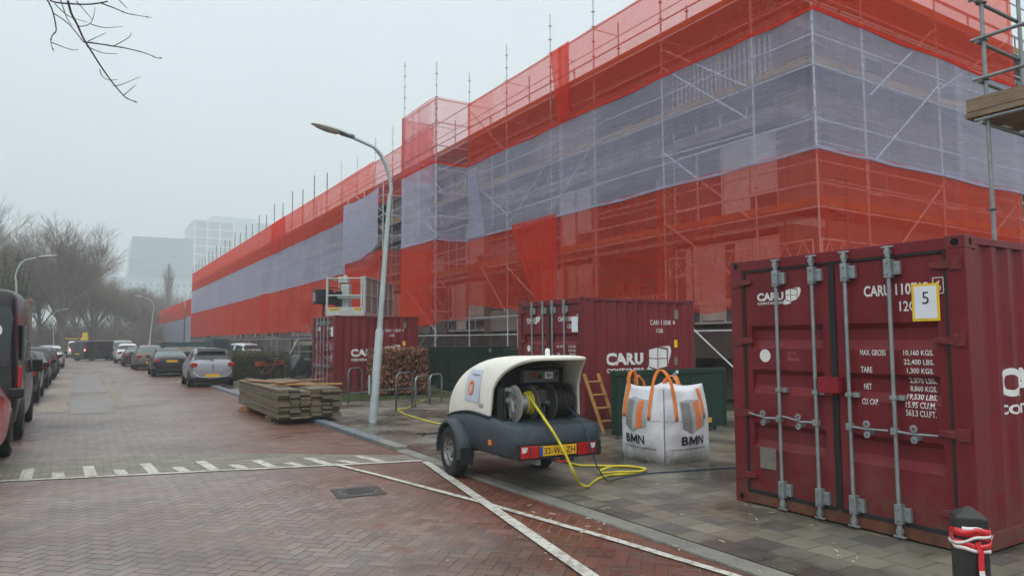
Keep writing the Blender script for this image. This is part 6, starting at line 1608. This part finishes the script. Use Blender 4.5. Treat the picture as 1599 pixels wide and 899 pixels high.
# flatbed truck beyond the parked cars
t = thing('flatbed_truck', 'dark teal open flatbed truck parked crosswise behind the black saloon', 'truck', (7.1,60.0,.03), math.radians(8))
M['teal'] = pmat('dark_teal_truck_paint', (.04,.085,.09), .5, 0, .15, 3)
obj('cargo_bed', MB().b2(-2.2,1.3,-.9,1.0,.85,.95).b2(-2.2,1.3,-.95,-.9,.95,1.75).b2(-2.2,1.3,1.0,1.05,.95,1.75).b2(-2.25,-2.2,-.95,1.05,.85,1.75), M['teal'], t, bevel=.01)
obj('side_board', MB().b2(-1.9,1.0,-.975,-.952,1.0,1.38), pmat('beige_side_board', (.36,.35,.30), .6), t)
obj('cab', MB().prism([(1.4,.5),(3.1,.5),(3.1,1.2),(2.8,2.0),(1.4,2.05)], 'y', -.9, 1.0), M['teal'], t, bevel=.06)
obj('window', MB().prism([(1.7,1.25),(2.75,1.25),(2.6,1.85),(1.7,1.9)], 'y', -.915, -.902), M['glass'], t)
for x in (-1.4,2.3):
    for y in (-.75,.85): obj('wheel', MB().lathe([(.0,-.12),(.36,-.12),(.38,0),(.36,.12),(0,.12)], (x,y,.38), 'y', 20), M['tyre'], t)
obj('chassis', MB().b2(-2.2,3.0,-.4,.5,.5,.84), M['black'], t)
t = thing('orange_barrel', 'orange and white traffic barrel on the left end of the truck bed', 'barrel', (4.9,59.5,.98)); t.location = (5.2,59.7,.98)
obj('drum', MB().lathe([(.0,0),(.25,0),(.22,.85),(0,.85)], (0,0,0), 'z', 14), M['orangelens'], t); obj('white_band', MB().lathe([(.241,.45),(.236,.75)], (0,0,.01), 'z', 14), M['white'], t)
t = thing('yellow_machine', 'small yellow machine with a thin side arm rising above the dark van', 'machine', (.3,112,.0))
obj('mast', MB().b2(-.12,.12,-.12,.12,0,1.9), M['galvd'], t); obj('cab', MB().b2(-.5,.4,-.5,.5,2.0,2.5).b2(-.32,.32,-.5,.5,2.5,3.1), M['yellow'], t, bevel=.08); obj('arm', MB().b2(-2.3,-.7,-.06,.06,2.25,2.36), M['yellow'], t); obj('base', MB().b2(-1,1,-.8,.8,0,.5), M['black'], t)
t = thing('brick_house', 'small orange brick building behind the black van, seen past the lamp', 'building', (-7.4,95,0))
obj('wall', MB().b2(-4,2.2,0,6,0,6.4), pmat('orange_brick', (.20,.085,.055), .8, 0, .1, 2), t); obj('roof', MB().b2(-4.2,2.4,-.2,6.2,6.4,6.7), pmat('orange_fascia', (.26,.11,.07), .7), t); obj('window', MB().b2(.6,1.8,-.04,.04,3.5,5.2), M['bpane'], t)

# ---------------- bare trees ----------------
M['bark'] = pmat('grey_brown_bark', (.13,.11,.09), .85, 0, .3, 2); M['twigc'] = pmat('fine_twigs', (.19,.155,.125), .85, 0, .25, 1)
def bare_tree(seed, H, spread, levels=6, tr=.32, fork=3, minr=.012):
    r_ = random.Random(seed); tk = MB(); cr = MB()
    def grow(p, d, L, rad, lv):
        n = 3; pts = [p]; dd = d.copy(); q = p
        for i in range(n):
            dd = (dd+Vector((r_.gauss(0,.09),r_.gauss(0,.09),r_.gauss(0,.05)+.035))).normalized(); q = q+dd*L/n; pts.append(q)
        rs_ = [rad*(1-.35*i/n) for i in range(n+1)]
        (tk if lv <= 1 else cr).tube(pts, rs_, 7 if lv == 0 else (5 if lv < 3 else 3), cap=False)
        if lv >= levels: return
        kids = fork+(1 if r_.random() < .5 else 0) if lv > 0 else 5
        for k in range(kids):
            f = r_.uniform(.45,1) if lv > 0 else r_.uniform(.55,1)
            bp = pts[0].lerp(pts[-1], f) if f < .99 else pts[-1]
            idx = min(n-1, int(f*n)); bp = pts[idx].lerp(pts[idx+1], f*n-idx) if f*n-idx <= 1 else pts[-1]
            ax = dd.orthogonal().normalized(); ax.rotate(Matrix.Rotation(2*PI*(k+r_.random())/kids, 3, dd)); an = r_.uniform(.3,.75)*spread
            nd = (dd*math.cos(an)+ax*math.sin(an)).normalized()
            grow(bp, nd, L*r_.uniform(.62,.82), max(minr,rad*r_.uniform(.42,.58)), lv+1)
        grow(pts[-1], dd, L*.75, max(minr,rad*.6), lv+1)
    grow(Vector((0,0,-.1)), Vector((0,0,1)), H*.30, tr, 0)
    return tk, cr
def tree_thing(seed, H, spread, lbl, loc, **k):
    t = thing('bare_tree', lbl, 'tree', loc, 0, 'leafless trees at the end of the street')
    tk, cr = bare_tree(seed, H, spread, **k); obj('trunk', tk, M['bark'], t, smooth=True, fixn=False); obj('crown', cr, M['twigc'], t, fixn=False); return t
ta = tree_thing(11, 20.5, .95, 'broad leafless tree rising highest above the parked cars in the middle left', (-2.2,118,0), levels=6, fork=3, tr=.38, minr=.010)
tb_ = tree_thing(5, 20.5, .8, 'tall leafless tree standing behind the mossy shrubs above the black van', (-10.5,112,0), levels=6, fork=3, tr=.34, minr=.010)
spots = [(1.6,132,.66,'ta'),(-5.6,126,.72,'tb'),(-13.5,122,.9,'ta'),(5.0,150,.66,'tb'),(8.8,158,.62,'ta'),(-.5,150,.78,'tb'),(12.5,175,.66,'ta'),(-10.2,140,.95,'ta'),(17.5,270,.95,'tb'),(24,275,.9,'ta'),(3.2,190,.9,'ta'),(10.5,205,.85,'tb'),(-4.0,165,1.05,'ta'),(31,285,1.0,'tb'),(17,215,.7,'ta')]
names = ['first bare tree right of the tallest one, behind the dark van','bare tree between the tallest tree and the left edge','bare tree cut by the left edge behind the mossy tree','slender bare tree right of the yellow machine','low bare tree left of the far second block','thin bare tree behind the tallest tree','small bare tree near the foot of the poplar','dense bare tree behind the left lamp','bare tree above the roof of the far second block','bare tree right of the poplar over the far roof','grey hazy bare tree in the gap above the dark van','hazy bare tree left of the poplar','hazy bare tree high behind the left lamp','farthest bare tree beside the white tower','small hazy bare tree at the corner of the far block']
for i, (x, y, k, w_) in enumerate(spots): dup(ta if w_ == 'ta' else tb_, (x,y,0), i*1.37, names[i], k)
t = thing('poplar_tree', 'slim upright poplar standing alone in front of the distant towers', 'tree', (20.5,222,0))
r_ = random.Random(4); cr = MB()
for i in range(420):
    z = r_.uniform(4,23); wd = 3.0*math.sin(PI*min(1,(z-3)/21))**.7; a = r_.uniform(0,2*PI); q = Vector((math.cos(a)*wd*r_.random(),math.sin(a)*wd*r_.random(),z)); cr.tube([Vector((q.x*.3,q.y*.3,z-2.6)),q,Vector((q.x*1.1,q.y*1.1,z+1.6))], [.05,.035,.02], 3, cap=False)
obj('trunk', MB().tube([(0,0,0),(0,0,10),(0,0,24)], [.4,.28,.05], 7), M['bark'], t); obj('crown', cr, M['twigc'], t, fixn=False)
# mossy evergreen by the left edge
M['mossy'] = leafmat('mossy_foliage', (.03,.045,.012), (.09,.11,.04), (.05,.05,.025), 2)
for (x, y, s_, lb) in ((-3.45,48,1.32,'dark mossy green upright shrub tree at the left edge above the black van'),(-4.3,51,1.35,'second mossy green upright shrub tree cut by the left edge')):
    t = thing('upright_shrub', lb, 'tree', (x,y,0)); r_ = random.Random(int(y)); fo = MB(); br_ = MB()
    for i in range(26):
        a = r_.uniform(0,2*PI); k = r_.uniform(.1,1.0); h = r_.uniform(3.2,5.3)*s_; e = Vector((math.cos(a)*k,math.sin(a)*k,h)); br_.tube([(0,0,1.2),e*.5+Vector((0,0,.6)),e], [.06,.04,.012], 4, cap=False)
        for j in range(110):
            p = (e*.5+Vector((0,0,.6))).lerp(e, r_.random())+Vector((r_.gauss(0,.10),r_.gauss(0,.10),r_.gauss(0,.14))); b = Vector((r_.gauss(0,1),r_.gauss(0,1),r_.gauss(0,1))).normalized(); c_ = b.orthogonal().normalized(); s = r_.uniform(.03,.07); fo.add([p-b*s,p+c_*s*.5,p+b*s,p-c_*s*.5], [(0,1,2,3)])
    obj('trunk', MB().tube([(0,0,0),(.05,0,1.5)], [.14,.10], 8), M['bark'], t); obj('branches', br_, M['bark'], t); obj('foliage', fo, M['mossy'], t, fixn=False)
# undergrowth at the end of the street
hm = MB(); r_ = random.Random(9)
for i in range(7000):
    x = r_.uniform(-14,26); y = r_.uniform(128,150)+max(0,x-5)*3.4; z0 = 0; h = r_.uniform(1.5,6.5)*(1-.2*r_.random()); hm.tube([(x,y,z0),(x+r_.gauss(0,.5),y+r_.gauss(0,.5),h*.6),(x+r_.gauss(0,.9),y+r_.gauss(0,.9),h)], [.05,.035,.018], 3, cap=False)
tag(obj('undergrowth', hm, M['twigc'], fixn=False), 'grey brown thicket of bare shrubs closing the end of the street', 'shrubs', kind='stuff')
hm = leafbox(-6.2,-3.9,27,75,.0,1.7,16000,.06,.25,.2)
t = thing('brown_hedge', 'long brown hedge behind the row of parked cars on the left', 'hedge', (0,0,.04)); obj('leaves', hm, leafmat('brown_hedge_leaves', (.07,.04,.02), (.15,.095,.05), (.08,.07,.03), 2), t, fixn=False); obj('twigs', MB().b2(-6.0,-4.1,27.2,74.8,0,1.5), M['twig'], t)  # the twigs object is a plain dark box imitating shade behind the leaves

# overhanging branch and its tree at the left
BR = {'main':[(-0.183,4.316),(-0.157,4.22),(-0.115,4.132),(-0.073,4.03),(-0.019,3.934),(0.027,3.855),(0.094,3.756),(0.131,3.711),(0.202,3.639),(0.243,3.623),(0.297,3.618)],
'r1':[(-0.073,4.03),(0.013,4.035),(0.117,4.021),(0.206,4.007),(0.331,3.991),(0.415,3.98),(0.453,3.993)],'r2':[(-0.052,4.002),(0.055,3.965),(0.151,3.962)],'r3':[(-0.046,4.041),(0.073,4.125)],'r4':[(0.117,4.016),(0.22,4.092),(0.233,4.134)],
'l1':[(-0.324,4.279),(-0.276,4.199),(-0.245,4.06),(-0.265,4.009),(-0.274,3.952),(-0.253,3.888)],'l2':[(-0.274,3.952),(-0.215,3.947),(-0.139,3.947),(-0.101,3.965)],'l3':[(-0.268,4.174),(-0.169,4.133),(-0.073,4.03)],
's1':[(-0.115,4.137),(-0.054,4.166),(-0.021,4.216),(-0.007,4.314)],'s2':[(-0.13,4.33),(-0.021,4.216)],'s3':[(-0.031,4.181),(0.056,4.164),(0.176,4.176)],'t1':[(0.025,4.356),(0.123,4.319),(0.197,4.284),(0.263,4.276),(0.368,4.284)],
't0':[(-0.316,4.272),(-0.256,4.26),(-0.076,4.323),(0.025,4.356),(0.073,4.373)],'t2':[(0.136,4.399),(0.204,4.32)],'m1':[(0.04,3.834),(0.053,3.79),(0.094,3.756),(0.158,3.759)],'m2':[(0.131,3.711),(0.183,3.721),(0.308,3.798)],'m3':[(0.202,3.639),(0.281,3.73)],
'u1':[(-0.263,4.249),(-0.194,4.201),(-0.14,4.191),(-0.057,4.19)],'u2':[(-0.228,4.295),(-0.185,4.176),(-0.149,4.129)]}
t = thing('bare_tree', 'bare street tree whose thin twigs hang into the top left corner', 'tree', (-4.2,5.2,.04))
bb = MB(); th = {'main':(.0085,.003),'r1':(.006,.0022),'l1':(.006,.002),'l3':(.004,.004),'t1':(.005,.002),'t0':(.006,.005)}
for k_, pts in BR.items():
    a, b = th.get(k_, (.0038,.0018)); n = len(pts); P = [(x+4.2, 6.0-5.2+.06*math.sin(9*x+len(k_)), z-.04) for x, z in pts]
    P = [tuple(p) for p in smooth_path(P, 3)]; n = len(P); bb.tube(P, [a+(b-a)*i/(n-1) for i in range(n)], 6)
    if k_ in ('main','r1','t1','l1'):
        for i in range(2, n-1, 3): bb.lathe([(0,-.008),(.007,0),(0,.009)], P[i], 'z', 6)
for x, z in ((-.183,4.316),(-.324,4.279),(-.316,4.272),(-.13,4.33),(-.228,4.295),(.136,4.399),(.073,4.373)): bb.tube([(x+4.2,.8,z-.04),(x+3.9,.7,z+.22),(3.2,.5,5.1)], [.008,.012,.02], 6)
obj('twigs', bb, pmat('twig_bark', (.05,.03,.035), .8, 0, .2, 30), t, smooth=True)
obj('limb', MB().tube([(3.2,.5,5.1),(1.8,.2,5.0),(.3,0,3.9)], [.025,.06,.11], 10), M['bark'], t, smooth=True)
obj('trunk', MB().tube([(0,0,-.1),(.05,0,2.0),(.3,0,3.9),(.4,.1,6.5),(.3,.2,9)], [.24,.19,.16,.11,.05], 14), M['bark'], t, smooth=True)

# ---------------- distant towers ----------------
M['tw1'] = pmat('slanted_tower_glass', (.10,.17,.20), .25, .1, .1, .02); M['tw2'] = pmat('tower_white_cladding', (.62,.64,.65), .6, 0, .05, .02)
M['tw3'] = pmat('tower_window_band', (.20,.25,.27), .2, .1, .15, .05); M['tw4'] = pmat('haze_paled_green_glass', (.34,.47,.47), .25, .1, .06, .02); M['tw5'] = pmat('haze_paled_teal_cladding', (.40,.54,.54), .5, 0, .05, .03)  # tower tones lightened, part of the mist is put into the colour
t = thing('office_tower', 'grey glass office tower with a slanted side in the mist', 'building', (38*1.8,450*1.8,0)); t.scale = (1.8,)*3
def sl(z0, z1, dy0, dy1, ex=0):
    a = lambda z: -20+4.2*(z/59.0)+ (0); return [(a(z0)-ex,z0),(17+ex,z0),(17+ex,z1),(a(z1)-ex,z1)]
obj('core', MB().prism(sl(0,59.5,0,0), 'y', 0, 30), M['tw1'], t)
for i in range(15):
    z = 2+i*3.9; obj('floor_band', MB().prism(sl(z,z+.5,0,0,.06), 'y', -.25, 0.0), pmat('tower_floor_line', (.20,.28,.31), .4) if i == 0 else bpy.data.materials['tower_floor_line'], t)
obj('parapet', MB().prism([(-15.8,59.5),(17.1,59.5),(17.1,62),(-15.6,61.4)], 'y', -.3, 30), M['tw1'], t)
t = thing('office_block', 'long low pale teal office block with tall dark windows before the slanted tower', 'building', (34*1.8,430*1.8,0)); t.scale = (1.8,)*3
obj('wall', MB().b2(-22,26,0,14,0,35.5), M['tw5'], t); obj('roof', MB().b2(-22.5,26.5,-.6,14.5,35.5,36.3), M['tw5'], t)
for i in range(14):
    x = -20.5+i*3.35; obj('window', MB().b2(x,x+1.7,-.2,-.02,18,30), M['tw3'], t)
for i in range(14): x = -20.5+i*3.35; obj('window', MB().b2(x,x+1.9,-.2,-.02,31.6,33.6), M['tw3'], t)
t = thing('white_tower', 'white gridded apartment tower rising behind the red roofline', 'building', (54.6*1.8,450*1.8,0), 0); t.scale = (1.8,)*3
obj('core', MB().b2(0,22,0,42,0,74), M['tw3'], t)
for i in range(19): z = 74-i*5.1; obj('floor_band', MB().b2(-.4,22.4,-.4,42.4,z-.9,z), M['tw2'], t) if z > 0 else None
cw = MB()
for x in (-.3,6.6,13.6,21.5): obj('pillar', MB().b2(x,x+1.1,-.6,-.02,0,74), M['tw2'], t)
for y in (6,13,20,27,34,41): obj('pillar', MB().b2(-.62,-.02,y,y+1.1,0,74), M['tw2'], t); obj('pillar', MB().b2(22.02,22.6,y,y+1.1,0,74), M['tw2'], t)
obj('parapet', MB().b2(7,22.5,-.7,30,74,75.2), M['tw2'], t)
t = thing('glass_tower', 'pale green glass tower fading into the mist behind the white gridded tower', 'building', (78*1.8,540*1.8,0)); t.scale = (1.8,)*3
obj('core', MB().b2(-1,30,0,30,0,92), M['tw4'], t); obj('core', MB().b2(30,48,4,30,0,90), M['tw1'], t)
for i in range(22): z = 8+i*3.9; obj('floor_band', MB().b2(-1.3,30.2,-.3,-.02,z,z+.6), M['tw5'], t)

# ---------------- haze ----------------
hz = MB().b2(-500,700,-60,1150,-2.2,190)
hm_ = bpy.data.materials.new('haze'); hm_.use_nodes = True; ht = hm_.node_tree; ht.nodes.clear(); ho = ht.nodes.new('ShaderNodeOutputMaterial'); hv = ht.nodes.new('ShaderNodeVolumePrincipled')
hv.inputs['Color'].default_value = (.86,.91,.94,1); hv.inputs['Density'].default_value = HAZE_D; hv.inputs['Anisotropy'].default_value = .0
ht.links.new(hv.outputs[0], ho.inputs['Volume'])
tag(obj('haze', hz, hm_), 'thin winter mist hanging over the street and the towers', 'haze', kind='stuff')
